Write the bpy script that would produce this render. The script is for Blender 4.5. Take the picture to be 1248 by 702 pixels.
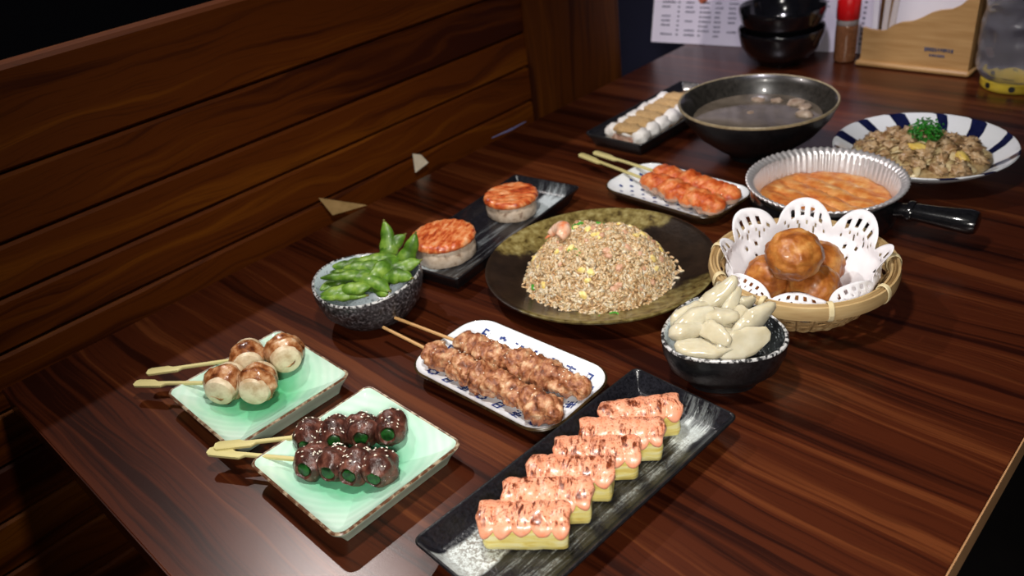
import bpy, bmesh, math, random
import numpy as np
from math import sin, cos, pi, radians, sqrt, exp
from mathutils import Vector, Matrix, noise

for _o in list(bpy.data.objects): bpy.data.objects.remove(_o)
SC = bpy.context.scene
COL = SC.collection
random.seed(7)
rnd = random.uniform

# ------------------------------------------------------------------ camera
cd = bpy.data.cameras.new('camera'); cam = bpy.data.objects.new('camera', cd); COL.objects.link(cam)
cd.sensor_width = 36; cd.sensor_fit = 'HORIZONTAL'; cd.lens = 990.62 / 1248 * 36
cd.clip_start = .02
R_, U_, B_ = (.72233, .68058, -.12268), (-.28441, .45406, .84436), (.63036, -.57501, .52154)
cam.matrix_world = Matrix(((R_[0], U_[0], B_[0], .85738), (R_[1], U_[1], B_[1], -.0743), (R_[2], U_[2], B_[2], .45), (0, 0, 0, 1)))
cd.dof.use_dof = True; cd.dof.focus_distance = .66; cd.dof.aperture_fstop = 6.5
SC.camera = cam

# ------------------------------------------------------------------ world, lamps, exposure
w = bpy.data.worlds.new('world'); SC.world = w; w.use_nodes = True
w.node_tree.nodes['Background'].inputs[0].default_value = (.75, .72, .9, 1)
w.node_tree.nodes['Background'].inputs[1].default_value = .0015

def lamp(name, typ, loc, energy, col, size=.1, target=None, **k):
    l = bpy.data.lights.new(name, typ); o = bpy.data.objects.new(name, l); COL.objects.link(o)
    o.location = loc; l.energy = energy; l.color = col
    if typ == 'AREA': l.shape = 'DISK'; l.size = size
    else: l.shadow_soft_size = size
    if target is not None:
        o.rotation_euler = (Vector(target) - Vector(loc)).to_track_quat('-Z', 'Y').to_euler()
    for a, b in k.items(): setattr(l, a, b)
    return o

lamp('lamp_over_table', 'SPOT', (.53, .20, .80), 20, (1, .96, .9), .035, (.48, .33, 0), spot_size=radians(115), spot_blend=1.)
lamp('lamp_beside_camera', 'SPOT', (1.02, -.27, .58), 30, (1, .95, .88), .09, (.60, .26, 0), spot_size=radians(68), spot_blend=1.)
lamp('lamp_behind_booth', 'POINT', (-.44, .41, 1.17), 30, (1, .90, .86), .015)
lamp('lamp_back', 'SPOT', (.42, .62, 1.15), 36, (.93, .88, 1), .05, (.24, 1.27, .05), spot_size=radians(44), spot_blend=.8)

SC.view_settings.view_transform = 'Standard'; SC.view_settings.look = 'None'
SC.view_settings.gamma = 1; SC.view_settings.use_curve_mapping = False
SC.view_settings.exposure = 0.0
SC.cycles.use_denoising = True
SC.cycles.max_bounces = 8

# ------------------------------------------------------------------ mesh helpers
class MB:
    def __init__(s): s.v = []; s.f = []; s.m = []
    def add(s, v, f, m=0):
        o = len(s.v); s.v += [tuple(p) for p in v]; s.f += [tuple(i + o for i in q) for q in f]
        s.m += list(m) if isinstance(m, (list, tuple)) else [m] * len(f)
        return s
    def disp(s, fn): s.v = [tuple(fn(Vector(p))) for p in s.v]; return s
    def xf(s, M): s.v = [tuple(M @ Vector(p)) for p in s.v]; return s

def obj(name, mb, mats, parent=None, loc=(0, 0, 0), rot=(0, 0, 0), sharp=40, smooth=True):
    me = bpy.data.meshes.new(name); me.from_pydata(mb.v, [], mb.f)
    if not isinstance(mats, (list, tuple)): mats = [mats]
    for m in mats: me.materials.append(m)
    if len(mats) > 1: me.polygons.foreach_set('material_index', mb.m)
    me.update()
    bm = bmesh.new(); bm.from_mesh(me); bmesh.ops.recalc_face_normals(bm, faces=bm.faces); bm.to_mesh(me); bm.free()
    if smooth:
        me.polygons.foreach_set('use_smooth', [True] * len(me.polygons))
        if sharp: me.set_sharp_from_angle(angle=radians(sharp))
    o = bpy.data.objects.new(name, me); COL.objects.link(o)
    o.location = loc; o.rotation_euler = rot
    if parent: o.parent = parent
    return o

def tag(o, label, cat, group=None, kind=None):
    o['label'] = label
    if cat: o['category'] = cat
    if group: o['group'] = group
    if kind: o['kind'] = kind
    return o

def thing(name, label, cat, loc, rz=0, group=None, rot=None):
    o = bpy.data.objects.new(name, None); COL.objects.link(o); o.empty_display_size = .02
    o.location = loc; o.rotation_euler = rot or (0, 0, rz)
    return tag(o, label, cat, group)

def dup(o, parent=None):
    c = o.copy(); COL.objects.link(c)
    if parent: c.parent = parent
    for ch in o.children: dup(ch, c)
    return c

def loft(rings, cap0=True, cap1=True, slots=None, mb=None, fan=True):
    mb = mb or MB(); n = len(rings[0]); v = []; f = []; m = []
    for r in rings: v += [tuple(p) for p in r]
    for i in range(len(rings) - 1):
        for j in range(n):
            k = (j + 1) % n
            f.append((i * n + j, i * n + k, (i + 1) * n + k, (i + 1) * n + j))
            m.append(slots[i] if slots else 0)
    def cap(i, s):
        if fan:
            c = Vector((0, 0, 0))
            for p in rings[i]: c += Vector(p)
            c /= n; v.append(tuple(c)); ci = len(v) - 1
            for j in range(n): f.append((i * n + j, i * n + (j + 1) % n, ci)); m.append(s)
        else:
            f.append(tuple(i * n + j for j in range(n))); m.append(s)
    if cap0: cap(0, slots[0] if slots else 0)
    if cap1: cap(len(rings) - 1, slots[-1] if slots else 0)
    return mb.add(v, f, m)

def rr(wd, d, r, inset, z, n=6):
    a, b = wd / 2 - inset, d / 2 - inset; r = max(.0006, min(r - inset * .7, a, b)); out = []
    for cx, cy, a0 in ((a - r, b - r, 0), (-a + r, b - r, pi / 2), (-a + r, -b + r, pi), (a - r, -b + r, 1.5 * pi)):
        for i in range(n + 1):
            t = a0 + pi / 2 * i / n; out.append((cx + r * cos(t), cy + r * sin(t), z))
    return out

def circ(r, z, n=64, sh=None, ph=0):
    return [((r * (sh(2 * pi * i / n) if sh else 1)) * cos(2 * pi * i / n + ph), (r * (sh(2 * pi * i / n) if sh else 1)) * sin(2 * pi * i / n + ph), z) for i in range(n)]

def lathe(prof, n=64, sh=None, cap0=True, cap1=True, mb=None):
    return loft([circ(p[0], p[1], n, sh) for p in prof], cap0, cap1, [p[2] if len(p) > 2 else 0 for p in prof][1:], mb)

def box(mb, x0, x1, y0, y1, z0, z1, slot=0, bev=0):
    if bev:
        a, b = x1 - x0, y1 - y0; c = ((x0 + x1) / 2, (y0 + y1) / 2)
        R = [[(p[0] + c[0], p[1] + c[1], p[2]) for p in rr(a, b, bev * 1.5, i, z, 2)] for i, z in ((bev, z0), (0, z0 + bev), (0, z1 - bev), (bev, z1))]
        return loft(R, True, True, [slot] * 3, mb)
    v = [(x, y, z) for z in (z0, z1) for x, y in ((x0, y0), (x1, y0), (x1, y1), (x0, y1))]
    return mb.add(v, [(3, 2, 1, 0), (4, 5, 6, 7), (0, 1, 5, 4), (1, 2, 6, 5), (2, 3, 7, 6), (3, 0, 4, 7)], slot)

def tube(path, rad, n=12, flat=1., up=(0, 0, 1), mb=None, slot=0, cap=True):
    P = [Vector(p) for p in path]; rings = []; up = Vector(up)
    for i, p in enumerate(P):
        t = (P[min(i + 1, len(P) - 1)] - P[max(i - 1, 0)]).normalized()
        s = t.cross(up)
        s = s.normalized() if s.length > 1e-4 else Vector((1, 0, 0))
        u = s.cross(t); r = rad(i / (len(P) - 1)) if callable(rad) else rad
        rings.append([p + s * (cos(2 * pi * j / n) * r) + u * (sin(2 * pi * j / n) * r * flat) for j in range(n)])
    return loft(rings, cap, cap, [slot] * (len(rings) - 1), mb)

def lerp(a, b, t): return a + (b - a) * t
def fb(p, s, oc=3):
    v = 0; a = 1; q = Vector(p) * s
    for i in range(oc): v += a * noise.noise(q); a *= .5; q = q * 2.03 + Vector((3.1, 1.7, 9.2))
    return v
def ico(sub=3):
    bm = bmesh.new(); bmesh.ops.create_icosphere(bm, subdivisions=sub, radius=1)
    v = [tuple(x.co) for x in bm.verts]; f = [tuple(y.index for y in x.verts) for x in bm.faces]; bm.free(); return v, f
ICO = {k: ico(k) for k in (1, 2, 3, 4, 5)}
def blob(rx, ry, rz, amp=.1, fq=3., sub=3, seed=0, mb=None, M=None, slot=0, oc=3):
    V, F = ICO[sub]; o = Vector((seed * 7.3, seed * 3.1, seed * 1.7)); out = []
    for p in V:
        q = Vector(p); d = 1 + amp * fb(q + o, fq, oc); q = Vector((q.x * rx * d, q.y * ry * d, q.z * rz * d))
        out.append(tuple(M @ q if M else q))
    mb = mb or MB(); return mb.add(out, F, slot)
def euler(rx, ry, rz, loc=(0, 0, 0)):
    return Matrix.Translation(loc) @ Matrix.Rotation(rz, 4, 'Z') @ Matrix.Rotation(ry, 4, 'Y') @ Matrix.Rotation(rx, 4, 'X')

# ------------------------------------------------------------------ materials
class NT:
    def __init__(s, name):
        s.m = bpy.data.materials.new(name); s.m.use_nodes = True; s.t = s.m.node_tree
        s.b = s.t.nodes['Principled BSDF']; s.L = s.t.links.new
    def n(s, typ, **k):
        x = s.t.nodes.new('ShaderNode' + typ)
        for a, b in k.items():
            if a in x.inputs: x.inputs[a].default_value = b
            else: setattr(x, a, b)
        return x
    def coord(s, scale=(1, 1, 1), rnd_off=False, rot=(0, 0, 0)):
        c = s.n('TexCoord'); mp = s.n('Mapping'); s.L(c.outputs['Object'], mp.inputs['Vector'])
        mp.inputs['Scale'].default_value = scale; mp.inputs['Rotation'].default_value = rot
        if rnd_off:
            oi = s.n('ObjectInfo'); mu = s.n('Math', operation='MULTIPLY'); s.L(oi.outputs['Random'], mu.inputs[0]); mu.inputs[1].default_value = 37
            s.L(mu.outputs[0], mp.inputs['Location'])
        return mp.outputs['Vector']
    def noise(s, vec, scale, detail=4, rough=.55, dist=0):
        x = s.n('TexNoise'); s.L(vec, x.inputs['Vector']); x.inputs['Scale'].default_value = scale
        x.inputs['Detail'].default_value = detail; x.inputs['Roughness'].default_value = rough; x.inputs['Distortion'].default_value = dist
        return x.outputs['Fac']
    def ramp(s, fac, stops, interp='LINEAR'):
        r = s.n('ValToRGB'); s.L(fac, r.inputs['Fac']); e = r.color_ramp; e.interpolation = interp
        while len(e.elements) < len(stops): e.elements.new(.5)
        for el, (p, c) in zip(e.elements, stops):
            el.position = p; el.color = (c, c, c, 1) if isinstance(c, (int, float)) else (*c, 1)
        return r.outputs['Color']
    def mix(s, fac, a, b, mode='MIX'):
        x = s.n('Mix', data_type='RGBA', blend_type=mode)
        for i, val in ((0, fac), (6, a), (7, b)):
            if hasattr(val, 'is_linked'): s.L(val, x.inputs[i])
            elif isinstance(val, (int, float)): x.inputs[i].default_value = val
            else: x.inputs[i].default_value = (*val, 1)
        return x.outputs[2]
    def math(s, op, a, b=0., c=None):
        x = s.n('Math', operation=op)
        for i, val in ((0, a), (1, b), (2, c)):
            if val is None: continue
            if hasattr(val, 'is_linked'): s.L(val, x.inputs[i])
            else: x.inputs[i].default_value = val
        return x.outputs[0]
    def xyz(s, vec):
        x = s.n('SeparateXYZ'); s.L(vec, x.inputs[0]); return x.outputs
    def bump(s, h, strength=.3, dist=.001):
        x = s.n('Bump'); s.L(h, x.inputs['Height']); x.inputs['Strength'].default_value = strength; x.inputs['Distance'].default_value = dist
        s.L(x.outputs[0], s.b.inputs['Normal'])
    def col(s, c):
        if hasattr(c, 'is_linked'): s.L(c, s.b.inputs['Base Color'])
        else: s.b.inputs['Base Color'].default_value = (*c, 1)
    def set(s, **k):
        for a, b in k.items():
            nm = {'rough': 'Roughness', 'metal': 'Metallic', 'coat': 'Coat Weight', 'coatr': 'Coat Roughness', 'trans': 'Transmission Weight', 'ior': 'IOR', 'sss': 'Subsurface Weight', 'spec': 'Specular IOR Level', 'alpha': 'Alpha'}[a]
            if hasattr(b, 'is_linked'): s.L(b, s.b.inputs[nm])
            else: s.b.inputs[nm].default_value = b
        return s
    def sss(s, wgt, rad, scale):
        s.b.inputs['Subsurface Weight'].default_value = wgt; s.b.inputs['Subsurface Radius'].default_value = rad; s.b.inputs['Subsurface Scale'].default_value = scale

def simple(name, stops, scale=100, rough=.5, bump=0, bdist=.001, detail=4, stretch=(1, 1, 1), bscale=None, **k):
    t = NT(name); v = t.coord(stretch, True)
    if len(stops) == 1: t.col(stops[0][1])
    else: t.col(t.ramp(t.noise(v, scale, detail), stops))
    t.set(rough=rough, **k)
    if bump: t.bump(t.noise(v, bscale or scale, detail), bump, bdist)
    return t.m

def wood(name, axis, dark, mid, light, rough=.3, bump=.08, fine=1., spec=.5, warp=.02, coat=0.):
    t = NT(name); v = t.coord((1, 1, 1), True); x = t.xyz(v)
    ix = 'xyz'.index(axis)
    lo = [9, 9, 9]; lo[ix] = 2.6
    lv = t.coord(tuple(lo), True)
    n1 = t.noise(lv, 1., 2, .5); n2 = t.noise(lv, 3.1, 2, .5)
    w_ = t.math('ADD', t.math('MULTIPLY', t.math('SUBTRACT', n1, .5), warp * 5), t.math('MULTIPLY', t.math('SUBTRACT', n2, .5), warp))
    across = t.math('ADD', x[1 if axis == 'x' else 2 if axis == 'y' else 1], w_)
    def layer(fa, fl, det, ro):
        c = t.n('CombineXYZ'); t.L(t.math('MULTIPLY', across, fa), c.inputs[0]); t.L(t.math('MULTIPLY', x[ix], fl), c.inputs[1])
        if axis != 'x': t.L(t.math('MULTIPLY', x[0 if axis == 'y' else 0], fa * .3), c.inputs[2])
        return t.noise(c.outputs[0], 1., det, ro)
    A = layer(24 * fine, .9, 3, .5); B = layer(95 * fine, 1.6, 4, .6); F = layer(420, 9, 3, .7)
    a = t.math('ADD', t.math('MULTIPLY', A, .55), t.math('MULTIPLY', B, .45))
    c = t.ramp(a, [(.405, dark), (.475, mid), (.53, mid), (.60, light)])
    c = t.mix(t.ramp(F, [(.32, .5), (.46, 0.)]), c, dark)
    c = t.mix(t.ramp(B, [(.30, .7), (.40, 0.)]), c, dark)
    t.col(c); t.set(rough=rough, spec=spec, coat=coat)
    t.bump(t.math('ADD', t.math('MULTIPLY', F, .5), t.noise(t.coord((1, 1, 1)), 1500, 2)), bump, .0004)
    return t.m

TABLE_M = wood('table_walnut_laminate', 'x', (.016, .0028, .0011), (.053, .0105, .0031), (.112, .0290, .0082), rough=.275, bump=.12, spec=.5, warp=.009, fine=1.25)
PLANK_M = wood('booth_walnut', 'y', (.034, .0056, .0003), (.092, .0200, .0008), (.150, .041, .0018), rough=.6, bump=.03, fine=.7, spec=.12, warp=.02)
POST_M = wood('post_walnut', 'z', (.028, .0056, .0004), (.072, .0175, .0010), (.125, .035, .0022), rough=.6, bump=.03, fine=.7, spec=.12, warp=.015)
EDGE_M = simple('edge_band', [(0, (.34, .17, .07)), (1, (.5, .28, .14))], 60, .4)
BLACK_M = simple('black_paint', [(0, (.006, .006, .007)), (1, (.012, .012, .013))], 40, .5)
FLOOR_M = simple('dark_floor', [(.3, (.006, .004, .004)), (.7, (.012, .009, .008))], 8, .6)
WALL_M = simple('navy_wall', [(.3, (.004, .005, .022)), (.7, (.008, .009, .034))], 6, .8, .1)
BAMBOO_M = simple('bamboo', [(.3, (.55, .47, .18)), (.7, (.68, .61, .28))], 30, .5, .2, stretch=(.2, 1, 1))
STICK_M = simple('brown_stick', [(.3, (.50, .27, .10)), (.7, (.66, .40, .17))], 60, .5, .2, stretch=(.1, 1, 1))

# ------------------------------------------------------------------ setting
mb = MB(); box(mb, -3, 3, -2, 1.6, -.76, -.74); o = obj('floor', mb, FLOOR_M); o['kind'] = 'structure'; o['label'] = 'dark floor under the table'
mb = MB(); box(mb, -.6, 3, 1.5, 1.54, -.74, 1.6); o = obj('wall_back', mb, WALL_M); o['kind'] = 'structure'; o['label'] = 'dark navy wall behind the table'

# booth backrest on the left: horizontal planks and a wide post
bx = thing('booth_backrest', 'tall dark walnut plank booth backrest along the left edge of the table', 'backrest', (-.04, 0, -.74))
seams = [.289, .193, .128, .0755, .0205, -.04, -.098, -.16, -.222, -.29, -.36, -.43, -.5, -.57, -.64, -.735]
for i in range(len(seams) - 1):
    mb = MB(); h = .0012
    R = []
    z1, z0 = seams[i] - h, seams[i + 1] + h
    prof = [(.0, z0), (.011, z0), (.0145, z0 + .003), (.0145, z1 - .003), (.011, z1), (.0, z1)] if i else [(-.012, z0), (.011, z0), (.0145, z0 + .003), (.0145, z1 - .004), (.0105, z1), (-.012, z1)]
    R = [[(x, y, z + .74) for x, z in prof] for y in (-.95, -.3, .3, .832)]
    loft(R, True, True, None, mb, False)
    o = obj('plank', mb, PLANK_M, bx, sharp=30)
mb = MB(); box(mb, -.022, 0.0, -.95, .832, .01, 1.02); obj('backing_board', mb, BLACK_M, bx)
mb = MB(); box(mb, -.035, .0215, .8335, 1.062, .0, 1.42, bev=.003); obj('post', mb, POST_M, bx, sharp=30)

# ------------------------------------------------------------------ table
tb = thing('dining_table', 'long dark walnut laminate table covered with small dishes', 'table', (.39, .66, -.74))
TX0, TX1, TY0, TY1 = 0.0, .7843, 0.0, 1.36
mb = MB(); box(mb, TX0 - .39 + .0006, TX1 - .39 - .0006, TY0 - .66 + .0006, TY1 - .66, .74 - .028, .74, bev=.0006); obj('tabletop', mb, TABLE_M, tb, sharp=30)
mb = MB(); box(mb, TX1 - .39 - .0004, TX1 - .39 + .0006, TY0 - .66, TY1 - .66, .7125, .7396); o = obj('edge_band', mb, EDGE_M, tb); o['label'] = 'thin pale edge band on the right edge'
mb = MB(); box(mb, TX0 - .39, TX1 - .39, TY0 - .66 - .0004, TY0 - .66 + .0008, .7125, .7394); obj('edge_band', mb, TABLE_M, tb)
for sy in (-.35, .35):
    mb = MB(); box(mb, -.03, .03, sy - .03, sy + .03, .012, .712, bev=.004); obj('leg', mb, BLACK_M, tb)
    mb = MB(); box(mb, -.28, .28, sy - .04, sy + .04, .0005, .013, bev=.003); obj('foot', mb, BLACK_M, tb)

# two triangular scraps and a reflection modelled as a sliver, between table edge and backrest
def scrap(name, label, pts, mat, th=.0012):
    c = sum((Vector(p) for p in pts), Vector()) / len(pts); P = [Vector(p) - c for p in pts]
    nrm = (P[1] - P[0]).cross(P[2] - P[0]).normalized() * th
    mb = MB(); loft([P, [p + nrm for p in P]], True, True, None, mb)
    o = obj(name, mb, mat, None, c); return tag(o, label, 'scrap')
TAN_M = simple('tan_paper', [(.3, (.30, .18, .06)), (.7, (.42, .26, .10))], 80, .8)
PALE_M = simple('pale_paper', [(.3, (.62, .52, .38)), (.7, (.75, .66, .52))], 80, .8)
BLUE_M = simple('blue_reflection', [(.3, (.16, .16, .34)), (.7, (.24, .24, .45))], 80, .7)  # bluish reflection at the table edge, put into the sliver's colour
scrap('paper_or_reflection', 'tan triangular scrap tucked between table edge and booth planks, nearest the front', [(-.0215, .414, .030), (-.0165, .4245, .0015), (.002, .468, .0015)], TAN_M)
scrap('paper_or_reflection', 'pale cream folded scrap standing at the table edge against the booth planks', [(-.0215, .576, .029), (-.0195, .5725, .0015), (-.0160, .596, .0085), (-.0215, .590, .022)], PALE_M)
scrap('paper_or_reflection', 'bluish reflection modelled as a thin sliver at the table edge near the booth post', [(-.012, .722, .0008), (-.010, .798, .0008), (-.006, .760, .0008)], BLUE_M)

# ------------------------------------------------------------------ dishes
def plate_rect(wd, d, r, h, floor, wall, lift=0, p=2., foot=.012, n=6, th=.003):
    def zin(i):
        t = max(0., min(1., (i - th) / max(wall - th, 1e-5))); return floor + (h - .0008 - floor) * (1 - t) ** p
    R = [rr(wd, d, r, wall * .8 + foot, .0006, n), rr(wd, d, r, foot * .8 + .002, .0006, n), rr(wd, d, r, foot * .55, h * .45, n), rr(wd, d, r, 0.0005, h - .0026, n), rr(wd, d, r, 0, h - .0012, n), rr(wd, d, r, .0009, h, n), rr(wd, d, r, th * .8, h, n)]
    S = [0, 0, 0, 0, 1, 1]
    for k in range(0, 9):
        i = th + (wall - th) * k / 8; R.append(rr(wd, d, r, i, zin(i), n)); S.append(2)
    R.append(rr(wd, d, r, min(wall + .012, min(wd, d) / 2 - .004), floor, n)); S.append(2)
    if lift:
        def L(p): e = abs(p[0]) / (wd / 2) * abs(p[1]) / (d / 2); return (p[0], p[1], p[2] + lift * e ** 2 * (p[2] > .002))
        R = [[L(q) for q in ring] for ring in R]
    return loft(R, True, True, S), zin

def celadon(name):
    t = NT(name); v = t.coord(); x = t.xyz(v)
    r = t.math('SQRT', t.math('ADD', t.math('POWER', x[0], 2.), t.math('POWER', x[1], 2.)))
    nz = t.noise(v, 30, 3)
    r2 = t.math('ADD', r, t.math('MULTIPLY', nz, .022))
    c = t.ramp(t.math('MULTIPLY', r2, 12.), [(.30, (.07, .42, .17)), (.52, (.18, .58, .33)), (.70, (.42, .73, .55)), (.92, (.64, .83, .71))])
    off = t.n('Vector' + 'Math', operation='ADD'); t.L(v, off.inputs[0]); off.inputs[1].default_value = (.02, .012, 0)
    wv = t.n('TexWave', wave_type='RINGS', rings_direction='SPHERICAL'); t.L(off.outputs[0], wv.inputs['Vector']); wv.inputs['Scale'].default_value = 38; wv.inputs['Distortion'].default_value = 1.2; wv.inputs['Detail'].default_value = 1
    c = t.mix(t.math('MULTIPLY', wv.outputs['Fac'], .14), c, (.2, .6, .38))
    t.col(c); t.set(rough=.12, coat=.4); t.bump(wv.outputs['Fac'], .16, .0005); return t.m
CEL_M = celadon('celadon_glaze')
CELO_M = simple('celadon_side', [(.3, (.50, .68, .52)), (.7, (.62, .75, .62))], 40, .2)
BROWNRIM_M = simple('brown_rim', [(.46, (.11, .045, .02)), (.60, (.42, .33, .22))], 160, .35, stretch=(1, 1, 1))
BLKCER_M = simple('black_ceramic', [(.3, (.004, .004, .005)), (.7, (.012, .012, .014))], 200, .32, .4, .0008, bscale=350)
def green_plate(label, c, rz):
    t = thing('square_plate', label, 'plate', (*c, 0), rz)
    m, _ = plate_rect(.125, .122, .009, .018, .0065, .045, lift=.0045, p=1.7)
    obj('plate_body', m, [CELO_M, BROWNRIM_M, CEL_M], t, sharp=50); return t
green_plate('square mint green plate with brown rim under the bacon mushroom skewers', (.2505, .1535), radians(-1))
green_plate('square mint green plate with brown rim under the sesame beef skewers', (.4005, .151), radians(-1))

WHITE_M = simple('white_porcelain', [(.3, (.80, .84, .90)), (.7, (.86, .89, .93))], 15, .1, coat=.3)
INK_M = simple('blue_ink', [(.3, (.012, .03, .17)), (.7, (.03, .07, .28))], 300, .15)
DKRIM_M = simple('dark_brown_rim', [(.3, (.012, .007, .003)), (.7, (.06, .035, .012))], 120, .25)
def quad_on(mb, zf, cx, cy, ang, x0, y0, x1, y1, wd, d):
    ca, sa = cos(ang), sin(ang); P = []
    for x, y in ((x0, y0), (x1, y0), (x1, y1), (x0, y1)):
        X, Y = cx + x * ca - y * sa, cy + x * sa + y * ca
        P.append((X, Y, zf(X, Y) + .0005))
    mb.add(P, [(0, 1, 2, 3)])
MOTIF = {
 'day': [(-.36, -.5, -.2, .5), (.2, -.5, .36, .5), (-.36, .36, .36, .5), (-.36, -.08, .36, .08), (-.36, -.5, .36, -.36)],
 'east': [(-.5, .3, .5, .42), (-.08, -.5, .08, .5), (-.4, -.2, .4, -.08), (-.4, -.02, .4, .12), (-.42, -.2, -.28, .12), (.28, -.2, .42, .12), (-.45, -.5, -.25, -.36), (.25, -.5, .45, -.36)],
 'gear': [(-.4, .12, -.14, .4), (.14, .12, .4, .4), (-.4, -.4, -.14, -.12), (.14, -.4, .4, -.12), (-.14, .26, .14, .5), (-.14, -.5, .14, -.26), (-.5, -.14, -.3, .14), (.3, -.14, .5, .14)],
}
def white_plate(label, c, rz, wd, d, kind):
    t = thing('rectangular_plate', label, 'plate', (*c, 0), rz)
    h, fl, wall = .017, .0068, .030
    m, zin = plate_rect(wd, d, .026, h, fl, wall, p=2.2, n=8, th=.0022)
    obj('plate_body', m, [DKRIM_M, DKRIM_M, WHITE_M], t, sharp=50)
    def zf(X, Y):      # inset of the rounded rectangle ring through this point
        lo, hi = 0., d / 2 - .001
        for _ in range(18):
            i = (lo + hi) / 2; rad = max(.0006, .026 - i * .7); qx, qy = abs(X) - (wd / 2 - i - rad), abs(Y) - (d / 2 - i - rad)
            sd = math.hypot(max(qx, 0), max(qy, 0)) + min(max(qx, qy), 0) - rad
            if sd < 0: lo = i
            else: hi = i
        return zin(lo)
    mb = MB()
    if kind == 'motif':
        names = ['day', 'gear', 'east']; k = 0; ins = .0150; s = .0105
        xs = [lerp(-wd / 2 + .024, wd / 2 - .024, i / 6) for i in range(7)]; ys = [lerp(-d / 2 + .026, d / 2 - .026, i / 2) for i in range(3)]
        spots = [(x, d / 2 - ins, 0) for x in xs] + [(wd / 2 - ins, y, -pi / 2) for y in ys[::-1]] + [(x, -d / 2 + ins, pi) for x in xs[::-1]] + [(-wd / 2 + ins, y, pi / 2) for y in ys]
        for x, y, a in spots:
            for q in MOTIF[names[k % 3]]: quad_on(mb, zf, x, y, a + .12 * sin(k * 5), *[e * s for e in q], wd, d)
            k += 1
    else:
        for j in range(-4, 5):
            for i in range(-8, 9):
                x = i * .0175 + (j % 2) * .00875; y = j * .0098
                if abs(x) > wd / 2 - .006 or abs(y) > d / 2 - .006: continue
                if (wd / 2 - abs(x)) + (d / 2 - abs(y)) < .024: continue
                q = .0021 * rnd(.8, 1.15); A = rnd(0, 3)
                P = [(x + q * 1.3 * cos(a * pi / 3 + A), y + q * sin(a * pi / 3 + A)) for a in range(6)]
                mb.add([(px, py, zf(px, py) + .0005) for px, py in P], [tuple(range(6))])
    o = obj('blue_pattern', mb, INK_M, t, smooth=False); o['kind'] = 'stuff'
    return t
white_plate('white rectangular plate with blue characters and dark rim under two fried pork skewers', (.4235, .3020), radians(1), .171, .099, 'motif')
white_plate('white rectangular plate with blue dots under two salmon coloured skewers', (.3485, .6780), radians(-3.5), .168, .096, 'dots')

def tray_mat(name, kind):
    t = NT(name); v = t.coord(); x = t.xyz(v)
    streak = t.noise(t.coord((300, 22, 60)), 1., 4, .65, .3)
    spk = t.noise(v, 420, 3, .7)
    big = t.noise(v, 28, 3)
    X = t.math('ADD', x[0], t.math('MULTIPLY', t.math('SUBTRACT', big, .5), .014))
    Y = t.math('ADD', x[1], t.math('MULTIPLY', t.math('SUBTRACT', streak, .5), .05))
    def band(val, a, b, s):   # soft window a..b
        lo = t.n('MapRange', clamp=True); t.L(val, lo.inputs[0]); lo.inputs[1].default_value = a - s; lo.inputs[2].default_value = a + s
        hi = t.n('MapRange', clamp=True); t.L(val, hi.inputs[0]); hi.inputs[1].default_value = b + s; hi.inputs[2].default_value = b - s
        return t.math('MULTIPLY', lo.outputs[0], hi.outputs[0])
    if kind == 'egg':
        m1 = t.math('MULTIPLY', band(X, -.0335, -.001, .0015), band(Y, -.2, -.075, .012))
        m2 = t.math('MULTIPLY', band(X, .012, .0335, .0015), band(Y, .078, .105, .006))
        m3 = t.math('MULTIPLY', band(X, .006, .0345, .003), t.math('MULTIPLY', band(x[1], -.105, .1, .02), t.ramp(streak, [(.50, 0.), (.66, .42)])))
        m4 = t.math('MULTIPLY', band(X, .004, .0345, .003), t.math('MULTIPLY', band(x[1], -.0, .1, .05), t.ramp(streak, [(.44, 0.), (.62, .5)])))
        w_ = t.math('MAXIMUM', t.math('MAXIMUM', m1, m2), t.math('MAXIMUM', m3, m4))
        wc = t.mix(t.ramp(spk, [(.30, .9), (.40, 0.)]), (.66, .72, .72), (.12, .10, .07))
        wc = t.mix(t.math('MULTIPLY', band(x[1], -.12, .085, .03), t.ramp(spk, [(.42, 0.), (.56, .8)])), wc, (.10, .07, .04))
    elif kind == 'dark':
        m2 = t.math('MULTIPLY', band(X, .006, .0335, .002), band(Y, .055, .108, .008))
        m1 = t.math('MULTIPLY', band(X, -.034, .0, .002), band(Y, -.108, -.06, .01))
        m3 = t.math('MULTIPLY', band(X, -.01, .0345, .006), t.ramp(streak, [(.5, 0.), (.75, .35)]))
        w_ = t.math('MAXIMUM', t.math('MAXIMUM', m1, m2), m3)
        wc = t.mix(t.ramp(spk, [(.3, .9), (.42, 0.)]), (.55, .62, .66), (.1, .09, .07))
    else:
        m1 = t.math('MULTIPLY', band(X, -.036, .037, .002), band(Y, -.112, .105, .006))
        w_ = m1; wc = t.mix(t.ramp(big, [(.4, 0.), (.55, 1.)]), (.52, .53, .48), (.55, .35, .17))
    blk = t.ramp(spk, [(.35, (.004, .004, .006)), (.7, (.016, .016, .022))])
    t.col(t.mix(w_, blk, wc)); t.set(rough=.28, coat=.2)
    t.bump(t.noise(v, 380, 2), .5, .0007); return t.m
def tray(label, c, rz, kind):
    t = thing('long_tray', label, 'tray', (*c, 0), rz)
    m, _ = plate_rect(.101, .243, .007, .0195, .0075, .0135, p=1.3, lift=.003)
    obj('tray_body', m, [BLKCER_M, BLKCER_M, tray_mat('tray_glaze_' + kind, kind)], t, sharp=50); return t
tray('long black tray with white brushed glaze holding six egg slices', (.5615, .2395), radians(-3), 'egg')
tray('long black tray with a white glaze end holding two round seared cakes', (.2135, .4925), radians(7), 'dark')
tray('long black tray with beige glaze under the cream topped slices', (.1925, .8795), radians(-.5), 'beige')

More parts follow.
